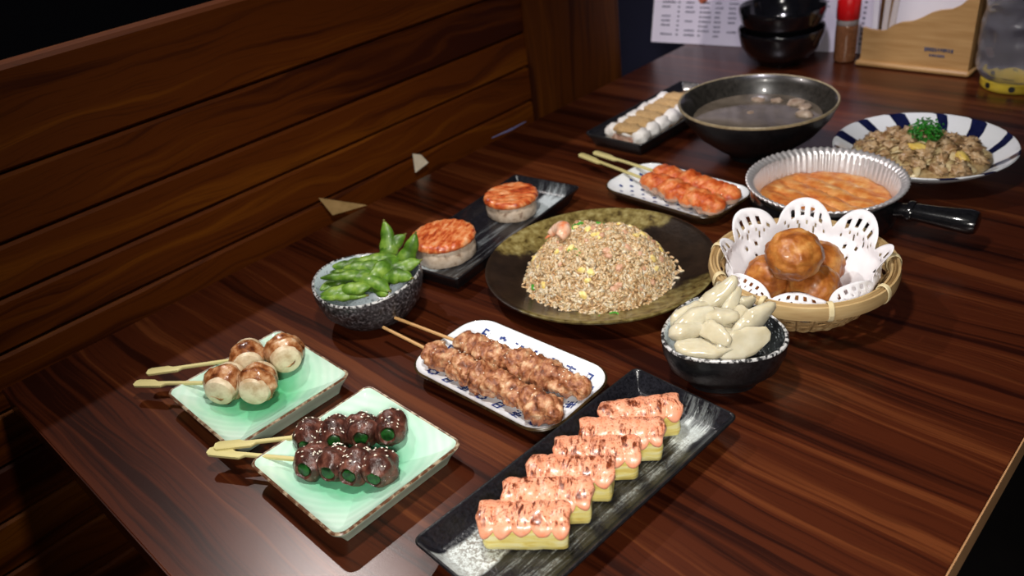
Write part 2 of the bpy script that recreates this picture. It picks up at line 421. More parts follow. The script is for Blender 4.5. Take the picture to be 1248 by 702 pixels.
# --- dark round plate
def rice_plate_mat():
    t = NT('brown_olive_glaze'); v = t.coord(); x = t.xyz(v)
    nz = t.noise(v, 45, 4); 
    ang = t.math('ADD', t.math('ADD', t.math('MULTIPLY', x[0], -.25), t.math('MULTIPLY', x[1], .97)), t.math('MULTIPLY', t.math('SUBTRACT', nz, .5), .05))
    sx = t.math('ADD', t.math('ADD', t.math('MULTIPLY', x[0], .6), t.math('MULTIPLY', x[1], -.8)), t.math('MULTIPLY', t.math('SUBTRACT', nz, .5), .03))
    # olive glaze pools on the far left and the near right edges
    dl = t.math('ADD', t.math('MULTIPLY', x[0], -.80), t.math('MULTIPLY', x[1], .60))
    dl = t.math('ADD', dl, t.math('MULTIPLY', t.math('SUBTRACT', nz, .5), .05))
    a = t.ramp(dl, [(.058, 0.), (.068, 1.)]); b = t.ramp(t.math('MULTIPLY', dl, -1.), [(.064, 0.), (.078, 1.)])
    r = t.math('SQRT', t.math('ADD', t.math('POWER', x[0], 2.), t.math('POWER', x[1], 2.)))
    ol = t.ramp(t.noise(v, 130, 4), [(.3, (.05, .03, .006)), (.5, (.20, .15, .045)), (.7, (.34, .29, .12))])
    mx = t.math('MAXIMUM', a, t.math('MULTIPLY', b, .7))
    c = t.mix(mx, t.ramp(nz, [(.3, (.010, .006, .004)), (.7, (.026, .015, .009))]), ol)
    t.col(c); t.set(rough=.3, coat=.15); t.bump(t.noise(v, 260, 3), .4, .0006); return t.m
t = thing('round_plate', 'large dark brown round plate with olive glaze patches under the fried rice', 'plate', (.382, .4875, 0))
wob = lambda a: 1 + .012 * sin(2 * a + .6) + .008 * sin(3 * a + 2)
pr = [(.05, .0006), (.058, .0006), (.085, .008), (.1165, .0195), (.1185, .0215, 1), (.1185, .023, 1), (.1165, .0236, 1), (.113, .0222, 2), (.1, .0165, 2), (.085, .0125, 2), (.07, .0105, 2), (.05, .0098, 2), (.02, .0095, 2)]
RPM = rice_plate_mat()
obj('plate_body', lathe(pr, 96, wob), [BLKCER_M, RPM, RPM], t, sharp=60)

# --- soup bowl
def soup_in():
    t = NT('soup_bowl_inside'); v = t.coord(); t.col(t.ramp(t.noise(v, 150, 4, .7), [(.3, (.012, .011, .009)), (.7, (.04, .036, .03))])); t.set(rough=.3, coat=.2); return t.m
TANRIM_M = simple('tan_rim', [(.3, (.24, .19, .11)), (.7, (.40, .33, .21))], 120, .35)
sb = thing('soup_bowl', 'wide black bowl with a tan rim filled with clear brown soup', 'bowl', (.363, .841, 0))
pr = [(.026, .0006), (.033, .0006), (.034, .008), (.05, .016), (.075, .036), (.092, .058), (.0982, .0725), (.0990, .0745, 1), (.0980, .0762, 1), (.0958, .0755, 1), (.092, .066, 2), (.084, .052, 2), (.066, .032, 2), (.04, .018, 2), (.015, .014, 2)]
obj('bowl_body', lathe(pr, 96), [BLKCER_M, TANRIM_M, soup_in()], sb, sharp=60)
SOUP_M = simple('soup_broth', [(.35, (.085, .068, .05)), (.65, (.16, .13, .098))], 30, .08, .12, .0008, bscale=60)
o = obj('soup', lathe([(.0795, .0545), (.06, .0548), (.03, .055), (.01, .055)], 64, None, False, True), SOUP_M, None, (.363, .841, 0)); tag(o, 'brown clear broth filling the wide black bowl', 'soup')
SMEAT_M = simple('soup_meat', [(.3, (.24, .16, .11)), (.7, (.48, .38, .29))], 120, .3, .4)
for i, (x, y, s, lb) in enumerate([(.338, .889, .9, 'small pale meat piece in the soup, leftmost at the back'), (.388, .898, 1.2, 'pale meat piece in the soup at the back right of the bowl'), (.405, .888, 1., 'pale meat piece in the soup close to the right rim'), (.415, .866, 1.25, 'largest meat piece in the soup on the right side'), (.362, .896, .8, 'tiny meat crumb in the soup at the middle of the back'), (.352, .845, .8, 'faint sunken meat piece near the middle of the soup')]):
    o = obj('meat_piece', blob(.011 * s, .008 * s, .005 * s, .3, 2, 2, i), SMEAT_M, None, (x, y, .0545 if i < 5 else .0522), (0, 0, i)); tag(o, lb, 'meat', 'meat pieces in the soup')

# --- blue striped plate
sp = thing('striped_plate', 'white wide bowl plate with radiating navy stripes holding stir fry', 'plate', (.5555, .882, 0))
prs = [(.032, .0006), (.038, .0006), (.04, .006), (.065, .013), (.09, .027), (.0988, .0338), (.0995, .0352), (.0985, .0362), (.0968, .0357), (.088, .0285), (.075, .0205), (.06, .0135), (.045, .0095), (.02, .0085)]
N = 288; rings = [circ(r, z, N, None, -.05 * max(0, i_ - 6)) for i_, (r, z) in enumerate(prs)]; m = MB(); loft(rings, True, True, [0] * 13, m)
edges = [(6, 14), (33, 40), (56, 66), (80, 86), (103, 112), (126, 133), (149, 158), (171, 178), (195, 204), (219, 225), (240, 249), (262, 269)]
for q in range(len(m.f)):
    i, j = divmod(q, N)
    if 5 <= i <= 10 and i < 13:
        k = j
        if any(a <= k < b for a, b in edges): m.m[q] = 1
obj('plate_body', m, [WHITE_M, simple('navy_stripe', [(.3, (.004, .006, .035)), (.7, (.012, .016, .07))], 80, .12)], sp, sharp=60)

# --- cast iron pan, foil, gratin
PAN_M = simple('black_enamel', [(.3, (.004, .004, .005)), (.7, (.010, .010, .012))], 300, .18, .15, .0005, coat=.4)
pan = thing('skillet', 'deep round black skillet with a stubby handle holding a foil dish', 'skillet', (.515, .715, 0))
pr = [(.060, .0006), (.068, .001), (.074, .008), (.0775, .025), (.0785, .042), (.0780, .0435), (.0760, .0432), (.0755, .025), (.071, .009), (.06, .005), (.02, .005)]
obj('pan_body', lathe(pr, 80), PAN_M, pan, sharp=60)
path = [(.074, 0, .032), (.084, .0, .033), (.095, .001, .0335), (.11, .002, .0335), (.13, .0035, .0335), (.146, .005, .0335), (.152, .0055, .0335), (.1535, .0056, .0335)]
rads = [.010, .0085, .0105, .0115, .0135, .0148, .013, .009]
mb = tube(path, lambda t: rads[round(t * 7)], 20, .8); obj('handle', mb, PAN_M, pan)
mb = tube([(.088, .0005, .0335), (.091, .0007, .0335), (.094, .0009, .0335)], lambda t: .0122 + .001 * sin(pi * t), 20, .8); obj('handle_collar', mb, PAN_M, pan)
t = NT('aluminium_foil'); v = t.coord(); t.col((.80, .78, .80)); t.set(metal=.72, rough=.36); t.bump(t.noise(v, 160, 3), .5, .001); FOIL_M = t.m
foil = thing('foil_dish', 'round crimped aluminium foil dish sitting inside the black skillet', 'foil dish', (.515, .715, .0056))
N = 420; R = []
fl = lambda amp: (lambda a: 1 + amp * sin(a * 70))
for r, z, amp in [(.02, .0008, 0), (.06, .0008, 0), (.066, .003, .006), (.0705, .02, .008), (.0745, .0405, .008), (.0775, .0418, .004), (.0800, .0425, .003), (.0826, .0437, .004), (.0832, .0452, .006), (.0822, .0463, .010), (.0800, .0460, .010), (.0782, .0446, .004), (.0755, .0435, .008), (.0738, .0405, .009), (.0698, .02, .009), (.0655, .0035, .006), (.06, .0014, 0), (.02, .0014, 0)]:
    R.append(circ(r, z, N, fl(amp)))
mbf = loft(R); mbf.disp(lambda p: p + Vector((0, 0, .0007 * sin(70 * math.atan2(p.y, p.x) + 1) * (p.z > .043))))
obj('foil_cup', mbf, FOIL_M, foil, sharp=None)
def gratin_mat():
    t = NT('gratin_crust'); v = t.coord(); nz = t.noise(v, 70, 5, .65)
    st = t.noise(t.coord((20, 130, 20), rot=(0, 0, -.35)), 1., 3, .6, .4)
    c = t.ramp(t.math('ADD', t.math('MULTIPLY', nz, .55), t.math('MULTIPLY', st, .45)), [(.36, (.40, .08, .012)), (.47, (.60, .19, .035)), (.57, (.70, .32, .09)), (.68, (.78, .52, .24))])
    t.col(c); t.set(rough=.45); t.bump(t.math('ADD', nz, st), .6, .0015); return t.m
N = 96; R = []
for k in range(15):
    r = .0690 * (1 - k / 15) ; R.append([(r * cos(2 * pi * j / N), r * sin(2 * pi * j / N), 0) for j in range(N)])
mb = loft(R, False, True)
mb.disp(lambda p: Vector((p.x, p.y, .0016 * sin((p.x * .94 - p.y * -.34) * 0 + (p.y * .94 + p.x * .34) * 330) * (1 - min(1, p.length / .0692) ** 6) + .0022 * fb(p, 60) + .004 * max(0, p.length / .072 - .8) * 2)))
o = obj('gratin', mb, gratin_mat(), None, (.515, .715, .0180), sharp=None); tag(o, 'orange brown baked gratin crust inside the foil dish', 'gratin')
# fix: thickness below the crust
sm = o.modifiers.new('thickness', 'SOLIDIFY'); sm.thickness = .008; sm.offset = -1

# --- pickle bowl (rounded triangle) and edamame bowl
def speck_in(name, cx, white, black, cut, ax=(-1, .2)):
    t = NT(name); v = t.coord(); x = t.xyz(v)
    d = t.math('ADD', t.math('MULTIPLY', x[0], ax[0]), t.math('MULTIPLY', x[1], ax[1]))
    d = t.math('ADD', d, t.math('MULTIPLY', t.math('SUBTRACT', t.noise(v, 60, 3), .5), .03))
    m_ = t.n('MapRange', clamp=True); t.L(d, m_.inputs[0]); m_.inputs[1].default_value = cut - .008; m_.inputs[2].default_value = cut + .008
    spk = t.noise(v, 330, 4, .75)
    wc = t.mix(t.ramp(spk, [(.36, 1.), (.44, 0.)]), white, black)
    bc = t.mix(t.ramp(spk, [(.60, 0.), (.68, .6)]), black, white)
    t.col(t.mix(m_.outputs[0], bc, wc)); t.set(rough=.2, coat=.4); t.bump(spk, .3, .0006); return t.m
RIMSPK_M = simple('speckled_rim', [(.45, (.02, .02, .022)), (.56, (.55, .55, .55))], 260, .3)
pb = thing('small_bowl', 'small black triangular bowl with a speckled white inside holding pickled radish', 'bowl', (.568, .4165, 0))
tri = lambda a: 1 + .075 * cos(3 * (a - radians(8))) + .02 * cos(2 * a)
pr = [(.024, .0006), (.028, .0006), (.029, .006), (.034, .010), (.044, .022), (.0485, .036), (.0495, .0475), (.0493, .049, 1), (.0480, .0498, 1), (.0465, .0490, 1), (.0455, .036, 2), (.041, .022, 2), (.030, .012, 2), (.01, .010, 2)]
obj('bowl_body', lathe(pr, 96, tri), [BLKCER_M, RIMSPK_M, speck_in('pickle_inside', 0, (.66, .74, .76), (.012, .013, .015), .012)], pb, sharp=60)
GREYC_M = simple('grey_speckle_outside', [(.38, (.012, .010, .011)), (.54, (.05, .045, .05)), (.68, (.20, .185, .20))], 330, .3, .4, .0008)
eb = thing('small_bowl', 'small round speckled grey bowl full of edamame pods', 'bowl', (.2285, .3045, 0))
ov = lambda a: 1 + .03 * cos(2 * (a - radians(35))) + .012 * sin(3 * a)
pr = [(.022, .0006), (.028, .0006), (.038, .007), (.050, .022), (.0545, .038), (.0545, .0475), (.0540, .0488, 1), (.0528, .0495, 1), (.0515, .0486, 1), (.0508, .038, 2), (.046, .023, 2), (.034, .010, 2), (.01, .007, 2)]
mb = lathe(pr, 96, ov); mb.disp(lambda p: Vector((p.x, p.y, p.z * (1 + .07 * cos(2 * (math.atan2(p.y, p.x) - radians(30)))))))
obj('bowl_body', mb, [GREYC_M, RIMSPK_M, speck_in('edamame_inside', 0, (.56, .66, .70), (.012, .013, .014), -.004, (-.9, -.1))], eb, sharp=60)

# ------------------------------------------------------------------ skewers
def teppo(L, th=.0028, hw=.0050, hl=.036, sw=.0016, n0=.006):
    # flat paddle-handled bamboo skewer, handle at x=0, tip at x=L
    out = [(0, -hw * .55), (.003, -hw), (hl - .004, -hw), (hl, -sw), (L - .01, -sw), (L, 0), (L - .01, sw), (hl - .01, sw), (hl - .016, hw * .9), (.003, hw), (0, hw * .55)]
    e = .0004
    R = [[(x, y * (1 - .12), -th / 2) for x, y in out], [(x, y, -th / 2 + e) for x, y in out], [(x, y, th / 2 - e) for x, y in out], [(x, y * (1 - .12), th / 2) for x, y in out]]
    return loft(R, True, True, None, None, False)
def round_stick(L, r=.0016):
    return tube([(L * i / 6, 0, 0) for i in range(7)], lambda t: r * (1 if t < .95 else .5), 8)

MUSH_M = simple('mushroom', [(.35, (.52, .36, .20)), (.62, (.78, .66, .46))], 110, .4, .3)
BACON_M = simple('seared_bacon', [(.32, (.075, .016, .004)), (.45, (.27, .085, .025)), (.56, (.50, .24, .105)), (.68, (.70, .48, .30))], 95, .25, .7, .0014, bscale=170, stretch=(1, 1, 1), coat=.4)
BEEF_M = simple('glazed_beef', [(.30, (.014, .004, .003)), (.50, (.070, .020, .013)), (.70, (.20, .072, .048))], 110, .36, .9, .0016, bscale=190, coat=.15)
GRN_M = simple('green_core', [(.35, (.003, .015, .003)), (.65, (.015, .10, .015))], 200, .3)
SES_M = simple('sesame', [(.3, (.78, .70, .55)), (.7, (.88, .84, .74))], 300, .4)

def skewer_frame(name, label, p0, p1, group=None):
    d = Vector(p1) - Vector(p0)
    return thing(name, label, 'skewer', p0, group=group, rot=(0, -math.asin(d.z / d.length), math.atan2(d.y, d.x))), d.length
def wrap_cyl(r, L, seed, amp=.09, ax='y', turns=2, thick=.0022, tp=.3):
    # meat strip rolled round the y axis: ridged, lumpy, open at both ends
    n, k = 28, 14; R = []
    for i in range(k + 1):
        y = lerp(-L / 2, L / 2, i / k); e = 1 - tp * abs(2 * i / k - 1) ** 2.6; ring = []
        for j in range(n):
            a = 2 * pi * j / n
            q = Vector((cos(a) * r, y, sin(a) * r)); st = .05 * sin(turns * 2 * pi * (i / k) + a + seed)
            rr_ = r * e * (1 + st + amp * fb(q + Vector((seed, seed * 2, 0)), 90))
            ring.append((cos(a) * rr_, y + .0012 * sin(a + seed), sin(a) * rr_))
        R.append(ring)
    Rin = [[(x * .78, y * .93, z * .78) for x, y, z in R[-1]], [(x * .78, y * .93, z * .78) for x, y, z in R[0]]]
    return loft(R + Rin + [R[0]], False, False)

def mushroom_skewer(label, p0, p1, ts, floor, seed):
    e, L = skewer_frame('mushroom_skewer', label, p0, p1); obj('stick', teppo(max(ts) + .012), BAMBOO_M, e, (0, 0, 0))
    for i, t in enumerate(ts):
        rz = radians(8 * (i - .5) + seed * 9)
        c = obj('mushroom', tube([(0, y, 0) for y in (-.0172, -.0168, -.0155, -.012, -.006, 0, .006, .012, .0155, .0168, .0172)], lambda u: .0150 * sqrt(max(.03, 1 - abs(2 * u - 1) ** 2.6)), 28, .97), MUSH_M, e, (t, 0, 0), (0, 0, rz))
        obj('bacon_wrap', wrap_cyl(.0176, .0270, seed + i * 3.3, .13, tp=.42), BACON_M, c, (0, -.0012, .0008), (radians(-16), 0, 0), sharp=60)
mushroom_skewer('front skewer of two bacon wrapped mushroom balls on the mint plate', (.1420, .0840, .0170), (.2589, .1520, .0265), (.1005, .1345), .0065, 1)
mushroom_skewer('rear skewer of two bacon wrapped mushroom balls on the mint plate', (.1400, .0985, .0200), (.2400, .1920, .0270), (.1010, .1365), .0065, 2)

def seed_mb(mb, P, N, s=1.):
    t1 = N.orthogonal().normalized(); t1.rotate(Matrix.Rotation(rnd(0, 6.28), 3, N)); t2 = N.cross(t1)
    a, b, h = .0014 * s, .0008 * s, .0006 * s
    v = [P + t1 * a, P + t2 * b, P - t1 * a * .8, P - t2 * b, P + N * h, P - N * h * .3]
    mb.add(v, [(0, 1, 4), (1, 2, 4), (2, 3, 4), (3, 0, 4), (1, 0, 5), (2, 1, 5), (3, 2, 5), (0, 3, 5)])
def beef_skewer(label, p0, p1, ts, seed):
    e, L = skewer_frame('beef_skewer', label, p0, p1); obj('stick', teppo(max(ts) + .01), BAMBOO_M, e)
    for i, t in enumerate(ts):
        rz = radians(rnd(-8, 8)); r = .0131
        c = obj('green_core', tube([(0, y, 0) for y in (-.0145, -.0138, -.005, .005, .0138, .0145)], lambda u: .0055 * (.75 if u in (0, 1) else 1), 18), GRN_M, e, (t, 0, 0), (radians(rnd(-14, -4)), 0, rz))
        obj('beef_wrap', wrap_cyl(r * 1.06, .0300, seed + i * 2.7, .22, tp=.50), BEEF_M, c, sharp=60)
        mb = MB()
        for q in range(22):
            y = rnd(-.0125, .0105); a = pi / 2 + rnd(-1.0, 1.0); N = Vector((cos(a), 0, sin(a)))
            seed_mb(mb, N * r * 1.06 * (1 - .5 * abs(y / .015) ** 2.6 * .8) + Vector((0, y, 0)), N, 1.05)
        o = obj('sesame_seeds', mb, SES_M, c, smooth=False); o['kind'] = 'stuff'
beef_skewer('front skewer of four sesame beef rolls on the mint plate', (.2930, .0795, .0180), (.4301, .1525, .0215), (.0985, .1175, .1360, .1560), 1)
beef_skewer('rear skewer of four sesame beef rolls on the mint plate', (.2950, .0850, .0200), (.4006, .1860, .0225), (.0810, .1025, .1245, .1480), 5)

# meat skewers: a lumpy strip wound on a stick
def meat_tube(L, r, seed, turns, amp, fq, flat=.9, ridge=.13, n=26, k=90, fine=.0):
    R = []
    for i in range(k + 1):
        t = i / k; env = (1 - abs(2 * t - 1) ** 7) ** .5 if 0 < t < 1 else .15
        env *= lerp(.84, 1.06, .5 + .5 * sin(2 * pi * t * 2.3 + seed)) * (1 + .22 * noise.noise(Vector((t * L * 55, seed, 0)))); ring = []; x = t * L
        oy, oz = .0022 * noise.noise(Vector((x * 45, seed, 7))), .0012 * noise.noise(Vector((x * 60, seed, 3)))
        for j in range(n):
            a = 2 * pi * j / n; x = t * L
            q = Vector((x, cos(a) * r, sin(a) * r)) + Vector((seed, seed * 3, 0))
            rg = abs(sin(pi * (turns * t) + a * .5 * (1 if a < pi else 1) + 1.5 * fb(Vector((x + seed, 0, 0)), 40, 2) + .9 * fb(q, 45, 2))) ** .7
            d = r * env * (1 - ridge + 2 * ridge * rg + amp * fb(q, fq, 3) + fine * fb(q, 330, 2))
            ring.append((x, cos(a) * d + oy, sin(a) * d * flat + oz))
        R.append(ring)
    return loft(R)
PORK_M = simple('fried_pork', [(.32, (.085, .022, .008)), (.44, (.27, .085, .033)), (.54, (.46, .20, .09)), (.66, (.68, .43, .25))], 120, .42, .9, .0018, detail=6, bscale=260, coat=.12)
def pork(label, p0, p1, x0, r, seed):
    e, L = skewer_frame('pork_skewer', label, p0, p1); obj('stick', round_stick(L * .97), STICK_M, e)
    ml = L - x0
    obj('meat', meat_tube(ml, r, seed, 7, .34, 85, ridge=.17, n=44, k=170, fine=.16), PORK_M, e, (x0, 0, 0), sharp=None)
    mb = MB()
    for q in range(30):
        a = pi / 2 + rnd(-.9, .9); N = Vector((0, cos(a), sin(a))); seed_mb(mb, Vector((x0 + rnd(.1, .9) * ml, 0, 0)) + N * r * 1.06, N, .75)
    o = obj('sesame_seeds', mb, SES_M, e, smooth=False); o['kind'] = 'stuff'
pork('front crispy fried pork skewer on the plate with blue characters', (.2800, .2775, .0210), (.5085, .2770, .0225), .066, .0128, 1.3)
pork('rear crispy fried pork skewer on the plate with blue characters', (.2770, .2950, .0210), (.5075, .3140, .0225), .080, .0130, 4.9)
SAUCE_M = simple('red_sauce', [(0, (.22, .01, .005)), (1, (.38, .03, .01))], 200, .08)
o = obj('sauce_drop', lathe([(.0042, 0), (.0034, .0007), (.0018, .001)], 16, lambda a: 1 + .25 * cos(2 * a + .5) + .1 * sin(3 * a), False), SAUCE_M, None, (.3765, .2690, .0072)); tag(o, 'small red sauce drop on the plate with blue characters', 'sauce')

SALM_M = None
def salmon_mat(name):
    t = NT(name); v = t.coord((1, 1, 1), True); nz = t.noise(v, 70, 5, .6)
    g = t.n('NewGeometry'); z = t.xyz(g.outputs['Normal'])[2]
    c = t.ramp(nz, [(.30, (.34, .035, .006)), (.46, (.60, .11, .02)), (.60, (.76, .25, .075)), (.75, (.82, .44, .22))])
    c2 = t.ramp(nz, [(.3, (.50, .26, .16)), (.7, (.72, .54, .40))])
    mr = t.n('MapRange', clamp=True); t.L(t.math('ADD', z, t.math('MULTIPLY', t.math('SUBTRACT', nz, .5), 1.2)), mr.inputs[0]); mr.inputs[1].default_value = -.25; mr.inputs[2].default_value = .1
    t.col(t.mix(mr.outputs[0], c2, c)); t.set(rough=.42, coat=.12); t.bump(t.noise(v, 200, 5), .8, .0016); return t.m
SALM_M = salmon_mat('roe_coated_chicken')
def salm(label, p0, p1, x0, r, seed):
    e, L = skewer_frame('salmon_skewer', label, p0, p1); obj('stick', teppo(L * .97, hl=.045), BAMBOO_M, e)
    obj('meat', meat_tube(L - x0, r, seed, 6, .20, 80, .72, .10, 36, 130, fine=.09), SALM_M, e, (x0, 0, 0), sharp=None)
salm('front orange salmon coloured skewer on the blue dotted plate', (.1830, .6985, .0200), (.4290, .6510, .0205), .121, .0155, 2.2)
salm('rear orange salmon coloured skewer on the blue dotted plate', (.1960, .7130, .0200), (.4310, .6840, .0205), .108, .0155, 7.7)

# ------------------------------------------------------------------ egg slices
def egg_mat():
    t = NT('egg_omelette'); v = t.coord((1, 1, 1), True); nz = t.noise(t.coord((60, 60, 260), True), 1., 3, .5, .6)
    t.col(t.ramp(nz, [(.3, (.74, .56, .12)), (.5, (.86, .74, .25)), (.7, (.90, .84, .46))])); t.set(rough=.38)
    t.bump(t.math('ADD', nz, t.noise(v, 260, 3)), .35, .0008); return t.m
def mayo_mat():
    t = NT('torched_roe_mayo'); v = t.coord((1, 1, 1), True)
    rid = t.xyz(t.coord())[0]
    st = t.noise(t.coord((330, 90, 100), True), 1., 4, .7, .5); sp_ = t.noise(v, 600, 2, .6); big = t.noise(v, 75, 3)
    c = t.ramp(t.noise(v, 160, 3), [(.3, (.80, .28, .15)), (.7, (.88, .42, .27))])
    ch = t.math('MULTIPLY', t.ramp(st, [(.47, 0.), (.55, 1.)]), t.ramp(big, [(.42, 0.), (.54, 1.)]))
    g = t.n('NewGeometry'); z = t.xyz(g.outputs['Normal'])[2]
    up = t.n('MapRange', clamp=True); t.L(z, up.inputs[0]); up.inputs[1].default_value = .55; up.inputs[2].default_value = .85
    # torching reaches the exposed top of the sauce in object space
    zz = t.n('MapRange', clamp=True); t.L(t.xyz(t.coord())[2], zz.inputs[0]); zz.inputs[1].default_value = .0; zz.inputs[2].default_value = .002
    ch = t.math('MULTIPLY', ch, zz.outputs[0])
    ch2 = t.math('MULTIPLY', t.ramp(sp_, [(.56, 0.), (.64, .75)]), zz.outputs[0])
    c = t.mix(ch2, c, (.30, .08, .02)); c = t.mix(ch, c, t.ramp(sp_, [(.4, (.07, .010, .004)), (.7, (.28, .06, .016))]))
    t.col(c); t.set(rough=.32, coat=.25); t.bump(t.noise(v, 320, 3), .3, .0006); return t.m
EGG_M, MAYO_M = egg_mat(), mayo_mat()
def topping(L, D, seed, sc=5):
    n, k = 28, 70; R = []
    for i in range(k + 1):
        u = i / k; x = lerp(-L / 2 - .0028, L / 2 + .0028, u)
        s = abs(sin(pi * sc * u + .3 * sin(seed + 4 * u))) ** .6
        en = max(.04, 1 - abs(2 * u - 1) ** 22) ** .4 if 0 < i < k else .12
        hv = (D / 2 + .0056 + .0008 * sin(seed + 9 * u)) * (.80 + .22 * s) * en; hz = .0040 * (.70 + .42 * s) * (.3 + .7 * en); ring = []
        for j in range(n):
            a = 2 * pi * j / n; ca, sa = cos(a), sin(a)
            y = hv * (abs(ca) ** .75) * (1 if ca > 0 else -1); z = hz * (abs(sa) ** .9) * (1 if sa > 0 else -1)
            z -= .0046 * abs(y / (D / 2 + .0054)) ** 3 * (.6 + .5 * s)
            xx = x + .0045 * (y / D) * 0 + .001 * sin(y * 400 + seed)
            ring.append((xx, y, z + .0009 * fb(Vector((x + seed, y, z)), 160, 2)))
        R.append(ring)
    return loft(R)
LB = ['frontmost', 'second from the front', 'third from the front', 'fourth from the front', 'fifth from the front', 'rearmost']
EGG = [(.5600, .1775, 37), (.5585, .2040, 38), (.5575, .2305, 35), (.5600, .2575, 38), (.5625, .2845, 36), (.5600, .3110, 47)]
for i, (x, y, a) in enumerate(EGG):
    L, D, H = .0585, .0200, .0245
    e = thing('egg_slice', 'yellow egg omelette slice under torched pink sauce, ' + LB[i] + ' on the black tray', 'egg slice', (x, y, .0078), radians(a), 'six egg slices on the black tray')
    R = []
    for i_, z in ((.0025, 0), (.0004, .0016), (0, .006), (-.0004, .013), (0, .019), (.0006, .0232), (.0026, H)): R.append(rr(L, D, .0042, i_, z, 5))
    R2 = []
    for ring in R:       # refine the long sides
        out = []
        for q in range(len(ring)):
            p, nx = Vector(ring[q]), Vector(ring[(q + 1) % len(ring)]); out.append(p)
            if (nx - p).length > .008:
                kk = 8
                for s in range(1, kk): out.append(p.lerp(nx, s / kk))
        R2.append(out)
    mb = loft(R2); mb.disp(lambda p: p + Vector((fb(p + Vector((i, 0, 0)), 110, 3), fb(p + Vector((0, i, 5)), 110, 3), .3 * fb(p + Vector((9, i, 5)), 90, 2) if p.z > .002 else 0)) * .0011)
    obj('omelette', mb, EGG_M, e, sharp=60)
    obj('pink_sauce', topping(L, D, i * 2.1, 5), MAYO_M, e, (0, 0, H + .0012), sharp=None)

# ------------------------------------------------------------------ round seared cakes
CAKE_M = simple('pale_cake', [(.33, (.30, .20, .14)), (.42, (.60, .47, .35)), (.7, (.74, .62, .50))], 150, .4, .3)
def seared_mat():
    t = NT('seared_roe_top'); v = t.coord((1, 1, 1), True); nz = t.noise(v, 85, 4, .6)
    st = t.noise(t.coord((170, 45, 60), True, (0, 0, .5)), 1., 3, .6, .6)
    c = t.ramp(t.math('ADD', t.math('MULTIPLY', nz, .45), t.math('MULTIPLY', st, .55)), [(.36, (.22, .022, .006)), (.46, (.52, .085, .018)), (.55, (.74, .24, .075)), (.66, (.84, .48, .26))])
    t.col(c); t.set(rough=.35, coat=.3); t.bump(st, .5, .0012); return t.m
SEAR_M = seared_mat()
def cake(label, c, r, h, seed):
    e = thing('seared_cake', label, 'cake', (*c, .0078), seed)
    sh = lambda a: 1 + .02 * sin(3 * a + seed) + .012 * sin(7 * a)
    mb = lathe([(r * .93, 0), (r * .98, .002), (r, h * .5), (r * .985, h - .002), (r * .93, h)], 64, sh); mb.disp(lambda p: p * (1 + .02 * fb(p, 120)))
    obj('cake_body', mb, CAKE_M, e, sharp=60)
    N = 120; R = []
    prof = [(.6, -.0005), (1.0, -.0018), (1.055, -.0008), (1.06, .0016), (1.02, .0036), (.94, .005)] + [(.94 * (1 - k / 12), .0052) for k in range(1, 12)]
    for f_, z in prof:
        ring = []
        for j in range(N):
            a = 2 * pi * j / N; q = r * f_ * (1 + (.022 * abs(sin(a * 11 + seed)) if f_ > .9 else 0)); x, y = q * cos(a), q * sin(a)
            dz = .0013 * abs(sin((x * .88 + y * .47) * 330 + 1.2 * fb(Vector((x, y, seed)), 50, 2))) if z > .003 else 0
            ring.append((x, y, z + dz))
        R.append(ring)
    obj('seared_topping', loft(R), SEAR_M, e, (0, 0, h + .0014), sharp=None)
cake('larger round pale cake with seared orange top beside the edamame bowl', (.2085, .4250), .0345, .0215, .4)
cake('smaller round pale cake with seared orange top at the far end of its tray', (.2030, .5425), .0310, .0195, 2.)

# ------------------------------------------------------------------ cream topped slices (far left tray)
CREAM_M = simple('white_cream', [(.3, (.80, .77, .74)), (.7, (.90, .88, .86))], 60, .4, .2)
POWD_M = simple('brown_powder', [(.3, (.46, .27, .10)), (.7, (.66, .45, .22))], 420, .9, .8, .0012, bscale=700)
FILL_M = simple('pink_filling', [(.35, (.36, .14, .09)), (.65, (.70, .52, .42))], 150, .5, .4)
for i in range(6):
    y = .7865 + i * .0262
    e = thing('cream_slice', 'white cream topped slice dusted with brown powder, ' + LB[i] + ' on its tray', 'slice', (.198 - .0012 * i, y, .0078), radians(-4 + rnd(-3, 3)), 'cream topped slices on the tray behind the dotted plate')
    mb = MB(); box(mb, -.025, .025, -.011, .011, 0, .015, bev=.003); obj('filling', mb, FILL_M, e)
    obj('cream_puff', blob(.0110, .0140, .0110, .25, 1.9, 3, i, M=Matrix.Translation((-.0245, -.001, .0135))), CREAM_M, e, sharp=None)
    obj('cream_puff', blob(.0110, .0140, .0110, .25, 1.9, 3, i + 9, M=Matrix.Translation((.0245, -.001, .0135))), CREAM_M, e, sharp=None)
    obj('cream_layer', blob(.026, .0135, .0062, .12, 2, 3, i + 20, M=Matrix.Translation((0, 0, .0155))), CREAM_M, e, sharp=None)
    obj('powder', blob(.0265, .0150, .0055, .35, 3, 3, i + 30, M=Matrix.Translation((0, .0005, .0195))), POWD_M, e, sharp=None)

